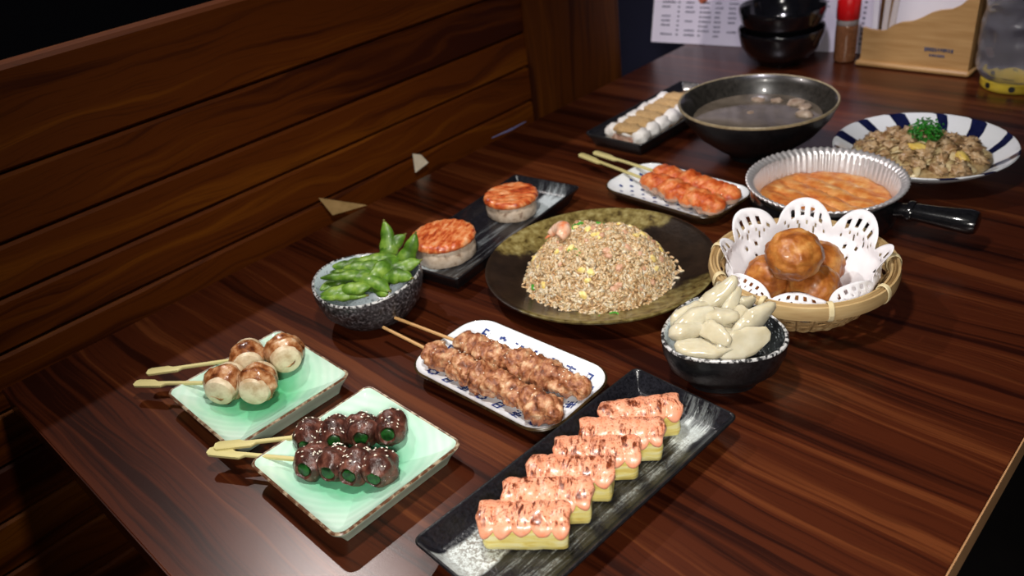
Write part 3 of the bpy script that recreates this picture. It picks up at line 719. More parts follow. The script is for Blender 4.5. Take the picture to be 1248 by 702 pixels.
# ------------------------------------------------------------------ fried rice
RC = (.3865, .4790); FZ = .0097
def dome(x, y):
    q = sqrt((x / .0755) ** 2 + (y / .0735) ** 2)
    if q >= 1: return 0
    return .0455 * (1 - q ** 2.3) ** .74 * (1 + .16 * noise.noise(Vector((x * 38, y * 38, 3))) + .13 * noise.noise(Vector((x * 110, y * 110, 8)))) 
def rice_mat():
    t = NT('fried_rice_grain'); g = t.n('NewGeometry')
    c = t.ramp(g.outputs['Random Per Island'], [(0, (.42, .23, .095)), (.15, (.53, .335, .165)), (.5, (.63, .44, .25)), (.85, (.70, .54, .35)), (1, (.76, .65, .49))])
    t.col(c); t.set(rough=.28, coat=.25); t.sss(.35, (1, .65, .35), .003); return t.m
NG = 5200
rs = np.random.RandomState(3)
prof = [(-1, .22), (-.55, .8), (.1, 1.), (.65, .72), (1, .2)]; nn = 5
base = np.array([[u, r * cos(2 * pi * j / nn), r * sin(2 * pi * j / nn)] for u, r in prof for j in range(nn)])
bf = [(i * nn + j, i * nn + (j + 1) % nn, (i + 1) * nn + (j + 1) % nn, (i + 1) * nn + j) for i in range(4) for j in range(nn)]
bf += [tuple(range(nn))[::-1], tuple(range(4 * nn, 5 * nn))]
VV = []; FF = []; cnt = 0
while cnt < NG:
    if cnt < NG - 130:
        a = rs.uniform(0, 2 * pi); q = sqrt(rs.uniform(0, 1)) * 1.03; x, y = .0755 * q * cos(a), .0735 * q * sin(a)
    else:
        a = rs.uniform(0, 2 * pi); q = 1 + abs(rs.normal(0, .06)); x, y = .0755 * q * cos(a), .0735 * q * sin(a)
    z = dome(x, y); e = .002
    gx, gy = (dome(x + e, y) - z) / e, (dome(x, y + e) - z) / e
    gx, gy = max(-2.5, min(2.5, gx)), max(-2.5, min(2.5, gy))
    N = Vector((-gx, -gy, 1)).normalized(); t1 = N.orthogonal().normalized(); t1.rotate(Matrix.Rotation(rs.uniform(0, 6.28), 3, N))
    t1 = (t1 + N * rs.uniform(-.35, .55)).normalized(); t2 = t1.cross(N).normalized(); t3 = t1.cross(t2)
    L, W = .0034 * rs.uniform(.75, 1.25), .00150 * rs.uniform(.85, 1.3)
    A = np.array([t1 * L, t2 * W, t3 * W]); P = np.array([x, y, z + .0012 + rs.uniform(-.0012, .0018)])
    vv = base @ A + P; vv[:, 2] += 0
    VV.append(vv); FF += [tuple(i + cnt * 25 for i in f) for f in bf]; cnt += 1
me = bpy.data.meshes.new('fried_rice'); me.from_pydata(np.concatenate(VV).tolist(), [], FF); me.polygons.foreach_set('use_smooth', [True] * len(me.polygons))
me.materials.append(rice_mat()); rice = bpy.data.objects.new('fried_rice', me); COL.objects.link(rice); rice.location = (*RC, FZ)
tag(rice, 'mound of brown fried rice grains on the dark round plate', 'fried rice', None, 'stuff')
N = 48; R = []
for k in range(12):
    q = .97 * (1 - k / 12); R.append([(.0755 * q * cos(2 * pi * j / N), .0735 * q * sin(2 * pi * j / N), max(.0002, dome(.0755 * q * cos(2 * pi * j / N), .0735 * q * sin(2 * pi * j / N)) - .001)) for j in range(N)])
obj('rice_core', loft([[(p[0], p[1], .0001) for p in R[0]]] + R, True, True), simple('rice_core', [(.3, (.32, .18, .08)), (.7, (.5, .34, .18))], 300, .5, .5), rice, sharp=None)
def on_rice(x, y, up=.001): return (x, y, FZ + dome(x - RC[0], y - RC[1]) + up + .0016)
def rice_rot(x, y, spin):
    x -= RC[0]; y -= RC[1]; e = .004; z = dome(x, y); N = Vector((-(dome(x + e, y) - dome(x - e, y)) / 2 / e, -(dome(x, y + e) - dome(x, y - e)) / 2 / e, 1)).normalized()
    return (N.to_track_quat('Z', 'Y') @ Matrix.Rotation(spin, 3, 'Z').to_quaternion()).to_euler()
EGGB_M = simple('egg_bits', [(.3, (.80, .56, .12)), (.7, (.88, .76, .38))], 200, .4, .4)
HAM_M = simple('ham_bits', [(.3, (.52, .26, .15)), (.7, (.68, .42, .28))], 200, .4, .3)
for nm, mt, n_, sz, lb, sd in (('egg_bits', EGGB_M, 34, .0042, 'yellow scrambled egg bits scattered through the fried rice', 1), ('ham_bits', HAM_M, 40, .0036, 'pinkish brown meat bits scattered through the fried rice', 2)):
    mb = MB(); rs2 = random.Random(sd)
    for q in range(n_):
        a = rs2.uniform(0, 6.28); rr_ = sqrt(rs2.uniform(0, .9)); x, y = RC[0] + .0755 * rr_ * cos(a), RC[1] + .0735 * rr_ * sin(a)
        p = on_rice(x, y, .0022); s = sz * rs2.uniform(.6, 1.3)
        blob(s, s * .7, s * .45, .5, 2, 2, q + sd, mb, Matrix.Translation((p[0] - RC[0], p[1] - RC[1], p[2] - FZ)) @ rice_rot(x, y, q).to_matrix().to_4x4())
    o = obj(nm, mb, mt, None, (*RC, FZ)); tag(o, lb, 'garnish', None, 'stuff')
SCAL_M = simple('scallion_green', [(.3, (.02, .20, .015)), (.7, (.09, .42, .05))], 150, .35)
def scallion(label, x, y, r, arc, spin):
    k = 20; P = [(r * cos(arc * i / k), r * sin(arc * i / k), 0) for i in range(k + 1)]
    R = [[(p[0] * f, p[1] * f, z) for f, z in ((1, 0), (1, .0028), (.72, .0028), (.72, 0))] for p in P]
    o = obj('scallion_ring', loft(R, True, True, None, None, False), SCAL_M, None, on_rice(x, y, .0008), rice_rot(x, y, spin)); tag(o, label, 'scallion', 'scallion pieces on the fried rice')
scallion('largest bright green scallion ring near the top of the fried rice', .3535, .4920, .0074, 4.2, 2.2)
scallion('green scallion ring in the middle of the front slope of the rice', .3860, .4440, .0064, 4.0, 4.2)
scallion('small green scallion piece at the back summit of the rice', .3600, .5180, .0048, 3.2, .5)
scallion('small green scallion curl at the front foot of the rice', .4360, .4110, .0045, 3.4, 1.)
scallion('small green scallion curl at the lower right foot of the rice', .4480, .4235, .0048, 3.4, 3.)
scallion('pale green scallion piece at the left foot of the rice', .3560, .4150, .0038, 2.6, 3.)
# shrimp on the left shoulder of the rice
SHR_M = simple('cooked_shrimp', [(.32, (.78, .25, .11)), (.48, (.84, .52, .36)), (.7, (.86, .68, .54))], 60, .28, .2, coat=.3)
e = thing('shrimp', 'peeled pink shrimp on the left shoulder of the fried rice', 'shrimp', on_rice(.3450, .4620, .0055), rot=rice_rot(.3440, .4620, 2.2))
K = 44; P = []
for i in range(K + 1):
    a = lerp(-1.6, 1.5, i / K); P.append((.0120 * cos(a), .0140 * sin(a), 0))
obj('shrimp_body', tube(P, lambda t: (.0026 + .0050 * sin(pi * min(1, t * .78 + .18)) ** .8) * (1 + .07 * abs(sin(t * 6 * pi))), 16, .9), SHR_M, e, sharp=None)
tip = P[-1]
for s in (-1, 1):
    mb = blob(.0036, .0018, .0008, .05, 2, 2, 1, M=euler(0, 0, 2.6 + s * .35, (tip[0] - .0025, tip[1] + s * .001 + .001, 0))); obj('tail_fan', mb, simple('shrimp_tail', [(0, (.7, .16, .06)), (1, (.8, .3, .15))], 200, .3), e)

# ------------------------------------------------------------------ edamame pods
def pod_mb(L, r, bend, seed, beans=3):
    K = 40; P = []
    for i in range(K + 1):
        t = i / K; P.append((L * (t - .5), bend * (1 - (2 * t - 1) ** 2), 0))
    def rad(t):
        env = max(.0, sin(pi * (.03 + .94 * t))) ** .75
        return r * env * 1.05 * (.84 + .20 * abs(cos(pi * beans * (t - .5) + (pi / 2 if beans % 2 == 0 else 0)))) + .0004
    mb = tube(P, rad, 16, .58); mb.disp(lambda p: p + Vector((0, 0, .0006 * fb(p + Vector((seed, 0, 0)), 90, 2)))); return mb
POD_M = simple('edamame_green', [(.30, (.018, .050, .003)), (.48, (.075, .18, .012)), (.68, (.24, .38, .05))], 60, .40, .5, .0009, bscale=260, coat=.12)
STEM_M = simple('pod_stem', [(0, (.12, .11, .02)), (1, (.2, .2, .04))], 200, .6)
PODS = [  # x, y, z, rz, tilt(ry), roll, length, label
 (.2150, .3420, .0620, 120, -62, 10, .052, 'edamame pod standing upright at the back left of the bowl, tip pointing up'),
 (.2220, .3455, .0560, 70, -40, 60, .044, 'edamame pod tucked behind the upright pod at the back left'),
 (.2480, .3390, .0620, 55, -52, 80, .056, 'thin edamame pod sticking up at the back right of the bowl'),
 (.2260, .3200, .0590, 38, -3, 0, .052, 'plump bright edamame pod across the middle back of the bowl'),
 (.2000, .3120, .0540, 55, 2, 20, .046, 'dark green edamame pod at the left rim of the bowl'),
 (.2330, .3070, .0580, 30, 4, 10, .056, 'pale flat edamame pod lying across the centre of the bowl'),
 (.2200, .2920, .0560, 48, 2, -15, .060, 'long light green edamame pod along the front left of the bowl'),
 (.2480, .2920, .0550, 8, 5, 10, .056, 'edamame pod sloping down toward the front right rim'),
 (.2240, .2720, .0500, 55, -3, 0, .036, 'short glossy edamame pod at the very front left of the bowl'),
 (.2370, .2680, .0480, 40, 2, 0, .046, 'bright edamame pod lying along the front rim of the bowl'),
 (.2400, .2830, .0535, 30, -4, 10, .034, 'small yellow green edamame pod in the front middle of the bowl'),
 (.2600, .3220, .0540, 62, -18, 30, .050, 'edamame pod leaning on the right rim of the bowl'),
 (.2580, .3030, .0515, -30, 4, 20, .042, 'edamame pod under the pile at the right side of the bowl'),
 (.2080, .2850, .0460, 80, 3, 0, .044, 'edamame pod low at the left inside the bowl'),
 (.2300, .3050, .0420, 5, 0, 0, .058, 'dark edamame pod buried under the pile in the middle'),
 (.2660, .3120, .0545, 20, -10, 20, .040, 'edamame pod at the far right edge of the bowl, tip under its neighbours'),
 (.2120, .2960, .0520, 30, 4, -30, .042, 'dull green edamame pod wedged at the left among the front pods'),
 (.2500, .3140, .0575, 95, -8, 40, .044, 'edamame pod crossing the others at the centre right of the bowl'),
 (.2380, .3250, .0430, -50, 0, 0, .054, 'dark edamame pod buried at the back of the pile'),
]
for i, (x, y, z, rz, ty, rl, L, lb) in enumerate(PODS):
    e = thing('edamame_pod', lb, 'edamame', (x, y, z - .0015), group='edamame pods in the speckled bowl', rot=(radians(rl), radians(ty), radians(rz)))
    obj('pod', pod_mb(L, .0084, .004 * (1 if i % 2 else -1), i, 2 if L < .04 else 3), POD_M, e, sharp=None)
    obj('stem', tube([(L / 2 - .001, 0, 0), (L / 2 + .0025, .0003, .0006)], .0011, 6), STEM_M, e)

# ------------------------------------------------------------------ pickled radish pieces
t = NT('pickled_radish'); v = t.coord((1, 1, 1), True)
t.col(t.ramp(t.noise(v, 60, 4), [(.3, (.60, .53, .36)), (.7, (.76, .71, .55))])); t.set(rough=.16, coat=.5, trans=.15, ior=1.36); t.sss(.3, (1, .85, .55), .003); t.bump(t.noise(v, 120, 3), .25, .0008); PICK_M = t.m
def petal(L, W, T, bend, seed):
    # hand cut wedge: pointed at one end, flat cut underside, rounded back
    K = 22; n = 16; R = []
    for i in range(K + 1):
        u = i / K; e = min(1, (u + .12) / .50) ** .7 * (1 - max(0, (u - .72) / .28) ** 2.5 * .75); w_ = W * max(.12, e) * (.25 if i in (0, K) else 1); h = T * max(.12, e ** .8) * (.25 if i in (0, K) else 1); ring = []
        for j in range(n):
            a = 2 * pi * j / n; y = w_ * cos(a); z = h * (sin(a) if sin(a) > 0 else .28 * sin(a)) * (1 + .5 * cos(a + seed))
            q = Vector((L * (.5 - u), y + .12 * W * sin(4 * u + seed), z + bend * (1 - (2 * u - 1) ** 2) * sin(seed * 2))); ring.append(q + Vector((.3, 1, 1)) * (.0013 * fb(q + Vector((seed, seed, 0)), 80, 2)))
        R.append(ring)
    return loft(R)
PK = [ # x,y,z,rz,ry,rx,L,W
 (.5390, .4170, .0560, 60, -12, 35, .046, .0085, 'long pale radish wedge at the back left of the black bowl'),
 (.5440, .4350, .0590, 70, -28, 50, .040, .0085, 'pale radish wedge rising at the back left of the black bowl'),
 (.5480, .4420, .0640, 62, -38, 30, .050, .0090, 'tallest pale radish wedge pointing up at the back of the bowl'),
 (.5370, .4590, .0560, 95, -60, 0, .020, .0030, 'thin sliver of radish sticking up beyond the back rim'),
 (.5600, .4440, .0590, 80, -45, 40, .036, .0065, 'narrow radish piece standing in the middle back'),
 (.5760, .4320, .0590, -35, -14, 60, .036, .0090, 'glossy curved radish piece in the middle right'),
 (.5620, .4190, .0600, 25, -12, 30, .040, .0090, 'pale radish piece lying over the centre of the heap'),
 (.5520, .4020, .0590, 75, -24, 45, .046, .0120, 'broad flat radish slice at the front left of the heap'),
 (.5720, .4000, .0580, -15, 8, 30, .034, .0085, 'pointed glossy radish piece at the front middle'),
 (.5690, .3890, .0520, 34, 0, 20, .054, .0100, 'long radish slice lying along the front rim'),
 (.5490, .3950, .0560, 60, -4, 50, .038, .0080, 'radish wedge low at the front left rim'),
 (.5890, .4280, .0590, 62, -34, 75, .054, .0100, 'translucent radish slice standing at the right side'),
 (.5930, .4070, .0540, 50, -10, 60, .050, .0120, 'broad translucent radish slice at the front right'),
 (.5800, .4150, .0510, 20, 0, 10, .038, .0090, 'shaded yellowish radish piece deep in the middle'),
 (.5660, .4530, .0570, 40, -30, 40, .026, .0060, 'small radish piece at the back right of the heap'),
 (.5640, .4100, .0440, 10, 0, 0, .044, .0120, 'radish piece at the bottom left of the heap'),
 (.5740, .4220, .0440, 70, 0, 0, .046, .0120, 'radish piece at the bottom right of the heap'),
]
_r5 = random.Random(21)
for q in range(4):
    a = 2.4 * q + .5; PK.append((.5650 + .024 * sqrt(q / 4) * cos(a), .4170 + .022 * sqrt(q / 4) * sin(a), .0490 - .004 * (q % 2), _r5.uniform(0, 180), _r5.uniform(-18, 10), _r5.uniform(0, 70), _r5.uniform(.030, .044), .0095, 'radish piece mostly buried in the middle of the heap, ' + ('under the long left wedges', 'under the curved right piece', 'below the front slice', 'near the back rim')[q]))
for i, (x, y, z, rz, ry, rx, L, W, lb) in enumerate(PK):
    o = obj('radish_piece', petal(L * .92, W * 1.0, .0062, .003, i * 1.7), PICK_M, None, (x, y, z - .004), (radians(rx), radians(ry), radians(rz)), sharp=50)
    tag(o, lb, 'pickle', 'pickled radish pieces in the black bowl')

# ------------------------------------------------------------------ bamboo basket, doily, fried balls
BK = (.571, .550)
WEAVE_M = simple('bamboo_weave', [(.3, (.20, .11, .045)), (.5, (.40, .25, .11)), (.7, (.62, .46, .24))], 90, .45, .3, stretch=(1, 1, 1))
HOOP_M = simple('bamboo_hoop', [(.3, (.36, .22, .09)), (.5, (.52, .36, .17)), (.7, (.64, .48, .25))], 35, .4, .25, stretch=(.4, .4, 3))
TIE_M = simple('cane_tie', [(.3, (.66, .54, .30)), (.7, (.78, .67, .42))], 80, .45)
bk = thing('bamboo_basket', 'small round woven bamboo basket lined with a white lace doily', 'basket', (*BK, 0))
def bprof(t):   # t 0 bottom .. 1 rim
    return lerp(.044, .0790, t ** .75), lerp(.002, .0430, t ** 1.15)
NR = 30
for k in range(NR):
    a = 2 * pi * (k + .5) / NR; P = []
    for i in range(9):
        r, z = bprof(i / 8); P.append((r * cos(a), r * sin(a), z))
    obj('rib', tube(P, .0016, 6, .5, (-sin(a), cos(a), 0)), WEAVE_M, bk)
for q in range(9):
    t_ = (q + .35) / 9; r, z = bprof(t_); n = NR * 6; R0 = []
    for j in range(n):
        a = 2 * pi * j / n; d = .0017 * cos(NR / 2 * (a) + (pi if q % 2 else 0)); ring = []
        R0.append((a, r + d))
    hw, th = .0021, .0006
    v_ = []; f_ = []
    for a, rad_ in R0:
        for dz, dr in ((-hw, -th), (-hw, th), (hw, th), (hw, -th)): v_.append(((rad_ + dr + dz * .5) * cos(a), (rad_ + dr + dz * .5) * sin(a), z + dz))
    for j in range(n):
        k = (j + 1) % n
        for s in range(4): f_.append((j * 4 + s, k * 4 + s, k * 4 + (s + 1) % 4, j * 4 + (s + 1) % 4))
    mb = MB(); mb.add(v_, f_); obj('weave_strip', mb, WEAVE_M, bk, sharp=30)
mb = lathe([(.002, .0012), (.0445, .0012), (.0455, .003), (.0435, .0045), (.002, .0045)], 48); obj('basket_floor', mb, WEAVE_M, bk)
for nm, r0, r1, z0, z1 in (('outer_hoop', .0805, .0835, .0365, .0500), ('inner_hoop', .0745, .0772, .0375, .0495)):
    pr = [(r0, z0 + .001), (r0 + .0008, z0), (r1 - .0006, z0 + .0004), (r1 + .0006, (z0 + z1) / 2), (r1 - .0006, z1 - .0004), (r0 + .0008, z1), (r0, z1 - .001), (r0, z0 + .001)]
    obj(nm, lathe(pr, 96, None, False, False), HOOP_M, bk, sharp=50)
obj('rim_cane', lathe([(.0772, .0475), (.0788, .0512), (.0802, .0475), (.0788, .044), (.0772, .0475)], 96, None, False, False), HOOP_M, bk)
for k in range(9):
    a = 2 * pi * k / 9 + radians(-87); P = []
    for i in range(17):
        b = 2 * pi * i / 16; P.append((.0790 + .0060 * cos(b), 0, .0435 + .0088 * sin(b)))
    R = []
    for p in P:
        R.append([(p[0] + o1 * .4 * (1 if p[0] > .079 else -1), w_, p[2] + o1 * .4 * (1 if p[2] > .0435 else -1)) for w_, o1 in ((-.0024, 0), (-.0018, .0014), (.0018, .0014), (.0024, 0))])
    mb = loft(R, False, False, None, None, False); mb.xf(Matrix.Rotation(a, 4, 'Z')); obj('cane_tie', mb, TIE_M, bk)
# doily: scalloped lace sheet pressed into the basket
DOI_M = simple('white_paper', [(.3, (.80, .79, .84)), (.7, (.86, .85, .89))], 80, .8)
LOB = 8; NT_, NRr = 256, 30; away = math.atan2(.91, -.42)
v_ = []; f_ = []; grid = {}
def doily_pt(a, s):   # s = 0..1 along the paper radius
    lob = abs(cos(LOB / 2 * (a - away) + pi / 2 * 0)) ; full = .094 + .026 * lob ** .6
    d = s * full; back = .5 + .5 * cos(a - away)
    pleat = .0022 * sin(LOB * (a - away) * 1.0 + .6) * max(0, (s - .4))
    if d < .042: r, z = d, .0056
    else:
        e = d - .042; L1 = .045
        if e < L1: r = .042 + e * .57; z = .0056 + e * .78 * lerp(.94, 1.02, back) + .0 * e
        else:
            g_ = e - L1; r0, z0 = .042 + L1 * .57, .0056 + L1 * .78 * lerp(.94, 1.02, back)
            up = lerp(.15, .95, back ** .8); r = r0 + g_ * lerp(-.60, .10, min(1, back * 1.5)) + max(0, g_ - .013) * .55 * min(1, back * 1.5); z = z0 + g_ * up
    r += pleat * (1 if back > .3 else .6)
    return (r * cos(a), r * sin(a), z + .0022 * noise.noise(Vector((cos(a) * 3, sin(a) * 3, s * 5))) * (s > .45))
for i in range(NRr + 1):
    for j in range(NT_): v_.append(doily_pt(2 * pi * j / NT_, max(.02, i / NRr)))
for i in range(NRr):
    for j in range(NT_):
        u = ((2 * pi * (j + .5) / NT_ - away) * LOB / 2 / pi + .5) % 1   # across one scallop
        hole = False
        if i in (26, 27): hole = (j % 5) in (2, 3) and abs(u - .5) < .36 - .08 * (i - 26)
        if i == 24: hole = (j % 5) in (0, ) and abs(u - .5) < .36
        if i in (22, 23): hole = (j % 8) == 4 and abs(u - .5) < .30
        if i == 20: hole = (j % 8) in (0, 7) and abs(u - .5) < .24
        if i == 17: hole = (j % 16) in (2, 3) and abs(u - .5) < .3
        if not hole: f_.append((i * NT_ + j, i * NT_ + (j + 1) % NT_, (i + 1) * NT_ + (j + 1) % NT_, (i + 1) * NT_ + j))
f_.append(tuple(range(NT_)))
mb = MB(); mb.add(v_, f_); o = obj('doily', mb, DOI_M, None, (*BK, 0), sharp=None); tag(o, 'white scalloped paper lace doily lining the bamboo basket', 'doily')
sm = o.modifiers.new('thickness', 'SOLIDIFY'); sm.thickness = .0003
BALL_M = simple('fried_ball', [(.30, (.15, .034, .005)), (.45, (.34, .10, .016)), (.57, (.48, .18, .035)), (.72, (.68, .36, .11))], 60, .42, .7, .0012, detail=7, bscale=140, coat=.12)
for i, (x, y, z, r, lb) in enumerate([(.5790, .5160, .0730, .0245, 'golden brown fried ball on top of the pile in the basket'), (.5520, .5270, .0340, .0235, 'golden fried ball at the lower left in the basket'), (.5935, .5290, .0345, .0240, 'golden fried ball at the lower front right in the basket'), (.5780, .5680, .0360, .0240, 'golden fried ball at the back right in the basket')]):
    o = obj('fried_ball', blob(r, r, r * .93, .085, 2.2, 5, i + 3, oc=5), BALL_M, None, (x, y, z), (i, i * 2, 0), sharp=None); tag(o, lb, 'fried ball', 'fried balls in the bamboo basket')

# ------------------------------------------------------------------ stir fry on the striped plate
SFC = (.5540, .8790)
ONION_M = simple('cooked_onion', [(.3, (.50, .36, .15)), (.7, (.74, .62, .38))], 90, .25, .4, .001, coat=.3)
MEAT_M = simple('stewed_meat', [(.3, (.26, .13, .055)), (.5, (.47, .30, .15)), (.7, (.64, .48, .30))], 110, .35, .6, .0015)
YEL_M = simple('yellow_egg', [(.3, (.72, .48, .08)), (.7, (.82, .66, .22))], 80, .3, .3)
def heap(x, y):
    q = (x / .077) ** 2 + (y / .073) ** 2
    return float(np.interp(sqrt(x * x + y * y), [0, .02, .045, .06, .075, .088, .097], [.0085, .0085, .0095, .0135, .0205, .0285, .036])) + (.032 * (1 - q) ** .75 if q < 1 else 0)
N = 64; R = []
for k in range(14):
    q = 1.0 * (1 - k / 14); R.append([(.077 * q * cos(2 * pi * j / N), .073 * q * sin(2 * pi * j / N), heap(.0769 * q * cos(2 * pi * j / N), .0729 * q * sin(2 * pi * j / N)) - .002 * (q < .95) + .002 * (q < .95) * fb(Vector((q * cos(2 * pi * j / N) * 9, q * sin(2 * pi * j / N) * 9, 0)), 1)) for j in range(N)])
o = obj('stir_fry', loft([[(p[0] * .5, p[1] * .5, .0105) for p in R[0]]] + R), simple('stir_fry', [(.3, (.30, .18, .07)), (.7, (.55, .42, .22))], 130, .4, .8, .002), None, (*SFC, 0), sharp=None); tag(o, 'heap of chopped stir fry filling the striped plate', 'stir fry', None, 'stuff')
def onion_mb(L, W, bend, seed):
    # limp flat piece with a ragged outline
    N_ = 22; sh = [1 + .35 * noise.noise(Vector((cos(2 * pi * j / N_) * 1.6 + seed * 3, sin(2 * pi * j / N_) * 1.6, 0))) for j in range(N_)]; R = []
    for f_, dz in ((.3, -.0007), (1., -.0006), (1.04, 0), (1., .0006), (.6, .0007), (.25, .0007)):
        R.append([(L / 2 * f_ * sh[j] * cos(2 * pi * j / N_), W * f_ * sh[j] * sin(2 * pi * j / N_), dz) for j in range(N_)])
    mb = loft(R); mb.disp(lambda p: p + Vector((0, 0, .006 * fb(p + Vector((seed, 0, 0)), 60, 2) - bend * (p.x / L) ** 2 * 2))); return mb
r3 = random.Random(11)
ons = [onion_mb(.027, .0100, .003, q) for q in range(3)]; mts = [blob(.0095, .0075, .0050, .95, 3.6, 3, q, oc=4) for q in range(4)]
opro = [obj('onion_slice', m_, ONION_M, sharp=None) for m_ in ons]; mpro = [obj('meat_piece', m_, MEAT_M, sharp=None) for m_ in mts]
usedp = set()
def put(pro, lb, cat, grp, x, y, dz, spin, sc_=1., tilt=.3):
    o = pro if pro not in usedp else pro.copy()
    if pro in usedp: COL.objects.link(o)
    usedp.add(pro); o.location = (SFC[0] + x, SFC[1] + y, heap(x, y) + dz); gx, gy = heap(x + .003, y) - heap(x - .003, y), heap(x, y + .003) - heap(x, y - .003)
    N_ = Vector((-gx, -gy, .006)).normalized(); o.rotation_euler = (N_.to_track_quat('Z', 'Y') @ Matrix.Rotation(spin, 3, 'Z').to_quaternion()).to_euler(); o.scale = (sc_,) * 3
    tag(o, lb, cat, grp)
for q in range(30):
    a = q * 2.4; rr_ = sqrt((q + .5) / 30) * .95; put(opro[q % 3], 'pale tan onion slice mixed into the stir fry heap', 'onion', 'onion slices in the stir fry', .072 * rr_ * cos(a), .068 * rr_ * sin(a), -.0005, r3.uniform(0, 6), r3.uniform(.7, 1.1))
for q in range(38):
    a = q * 2.4 + 1; rr_ = sqrt((q + .5) / 38) * .95; put(mpro[q % 4], 'ragged brown meat piece mixed into the stir fry heap', 'meat', 'meat pieces in the stir fry', .073 * rr_ * cos(a), .069 * rr_ * sin(a), .0005, r3.uniform(0, 6), r3.uniform(.7, 1.2))
for q, (x, y, lb) in enumerate([(.004, -.022, 'bright yellow piece on the front of the stir fry heap'), (.050, -.012, 'yellow curl at the right side of the stir fry heap'), (-.022, .036, 'yellow orange piece at the back of the stir fry near the parsley')]):
    put(obj('yellow_piece', blob(.010, .006, .0035, .35, 2, 3, q + 40), YEL_M, sharp=None), lb, 'egg', None, x, y, .003, q)
PARS_M = simple('parsley', [(.3, (.006, .11, .006)), (.7, (.04, .36, .025))], 300, .5)
e = thing('parsley_sprig', 'curly green parsley sprig on top of the stir fry', 'parsley', (.5560, .8850, .0440))
mb = MB()
for q in range(420):
    u = Vector((r3.gauss(0, 1), r3.gauss(0, 1), r3.gauss(0, 1))).normalized(); P = Vector((u.x * .0175, u.y * .0155, u.z * .0125 + .006)) * r3.uniform(.6, 1.12)
    t1 = u.orthogonal().normalized(); t1.rotate(Matrix.Rotation(r3.uniform(0, 6.28), 3, u)); t2 = u.cross(t1); s = .0021
    mb.add([P, P + t1 * s + u * s * .5, P + t2 * s + u * s * .9, P - t1 * s * .6 + u * s * .6, P + u * s * .2 - t2 * s], [(0, 1, 2), (0, 2, 3), (0, 3, 4), (0, 4, 1)])
o = obj('leaves', mb, PARS_M, e, smooth=False); o['kind'] = 'stuff'
obj('stalk', tube([(0, 0, -.006), (.002, .001, 0), (.004, .003, .005)], .0012, 6), PARS_M, e)

# ------------------------------------------------------------------ things at the back
LACQ_M = simple('black_lacquer', [(.3, (.004, .004, .005)), (.7, (.008, .008, .010))], 50, .14, coat=.5)
def black_bowl(label, z):
    t = thing('black_bowl', label, 'bowl', (.208, 1.2, z))
    pr = [(.034, .0006), (.036, .0005), (.038, .006), (.052, .014), (.064, .032), (.069, .052), (.0695, .058), (.0685, .0598), (.0668, .0585), (.0655, .052), (.060, .033), (.048, .018), (.02, .012)]
    obj('bowl_body', lathe(pr, 72), LACQ_M, t, sharp=60)
black_bowl('lower shiny black bowl of the stack in front of the menu', 0)
black_bowl('upper shiny black bowl nested in the stack before the menu', .0345)
bt = thing('spice_bottle', 'brown spice shaker bottle with a red cap beside the black bowls', 'bottle', (.3005, 1.242, 0))
t = NT('brown_spice'); v = t.coord(); t.col(t.ramp(t.noise(v, 300, 3), [(.3, (.14, .055, .02)), (.7, (.26, .11, .05))])); t.set(rough=.15, coat=.8); 
obj('bottle_body', lathe([(.015, .0006), (.0170, .002), (.0175, .006), (.0175, .055), (.0168, .0595), (.0150, .062)], 40), t.m, bt)
obj('clear_shoulder', lathe([(.0166, .0595), (.0176, .061), (.0170, .068), (.0155, .069)], 40), simple('grey_clear', [(0, (.30, .26, .24)), (1, (.42, .37, .34))], 80, .12, coat=.6), bt)
RED_M = simple('red_cap', [(0, (.62, .006, .008)), (1, (.72, .01, .012))], 50, .3)
obj('cap', lathe([(.0172, .0685), (.0180, .0695), (.0180, .098), (.0150, .104), (.004, .1045)], 40, lambda a: 1 + .012 * sin(a * 30)), RED_M, bt)
# menu sheet leaning behind
PAPER_M = simple('menu_paper', [(.3, (.60, .56, .66)), (.7, (.68, .64, .72))], 6, .45)
PRINT_M = simple('menu_print', [(.3, (.06, .06, .09)), (.7, (.13, .13, .19))], 50, .6)
mn = thing('menu_sheet', 'white printed menu sheet leaning behind the black bowls and bottle', 'menu', (-.072, 1.225, .0008), rot=(radians(-14.5), 0, radians(8.2)))
mb = MB(); box(mb, 0, .42, 0, .0012, 0, .297); obj('paper', mb, PAPER_M, mn)
r4 = random.Random(5); mb = MB()
def ink(x, z, w_, h): box(mb, x, x + w_, -.0004, .0002, z, z + h)
for cx, wcol in ((.018, .026), (.066, .022), (.100, .016), (.124, .014), (.150, .02), (.190, .02), (.225, .02), (.262, .024), (.305, .02), (.345, .03)):
    for row in range(34):
        z = .014 + row * .0082
        if 11 < row % 14: continue
        x = cx
        if r4.random() < .1: continue
        w0 = wcol * r4.uniform(.6, 1.); 
        while x < cx + w0:
            g_ = r4.uniform(.0016, .0034); ink(x, z, g_, .0036 * r4.uniform(.7, 1)); x += g_ + .0008
    for row in range(34):
        if 11 < row % 14: continue
        if wcol > .021: ink(cx + wcol + .006, .014 + row * .0082, .0042, .003)
for x, z in ((.014, .078), (.020, .080), (.030, .078), (.128, .086), (.20, .086)): ink(x, z, .008, .010)
o = obj('print', mb, PRINT_M, mn, smooth=False); o['kind'] = 'stuff'
mb = MB()
for x, z in ((.098, .079), (.112, .182), (.27, .079), (.36, .182)):
    mb.add([(x + .0085 * cos(k * pi / 12), -.0005, z + .0075 * sin(k * pi / 12)) for k in range(24)], [tuple(range(24))])
obj('round_picture', mb, simple('menu_red_dish', [(.35, (.05, .012, .008)), (.6, (.42, .10, .04))], 160, .5), mn, smooth=False)
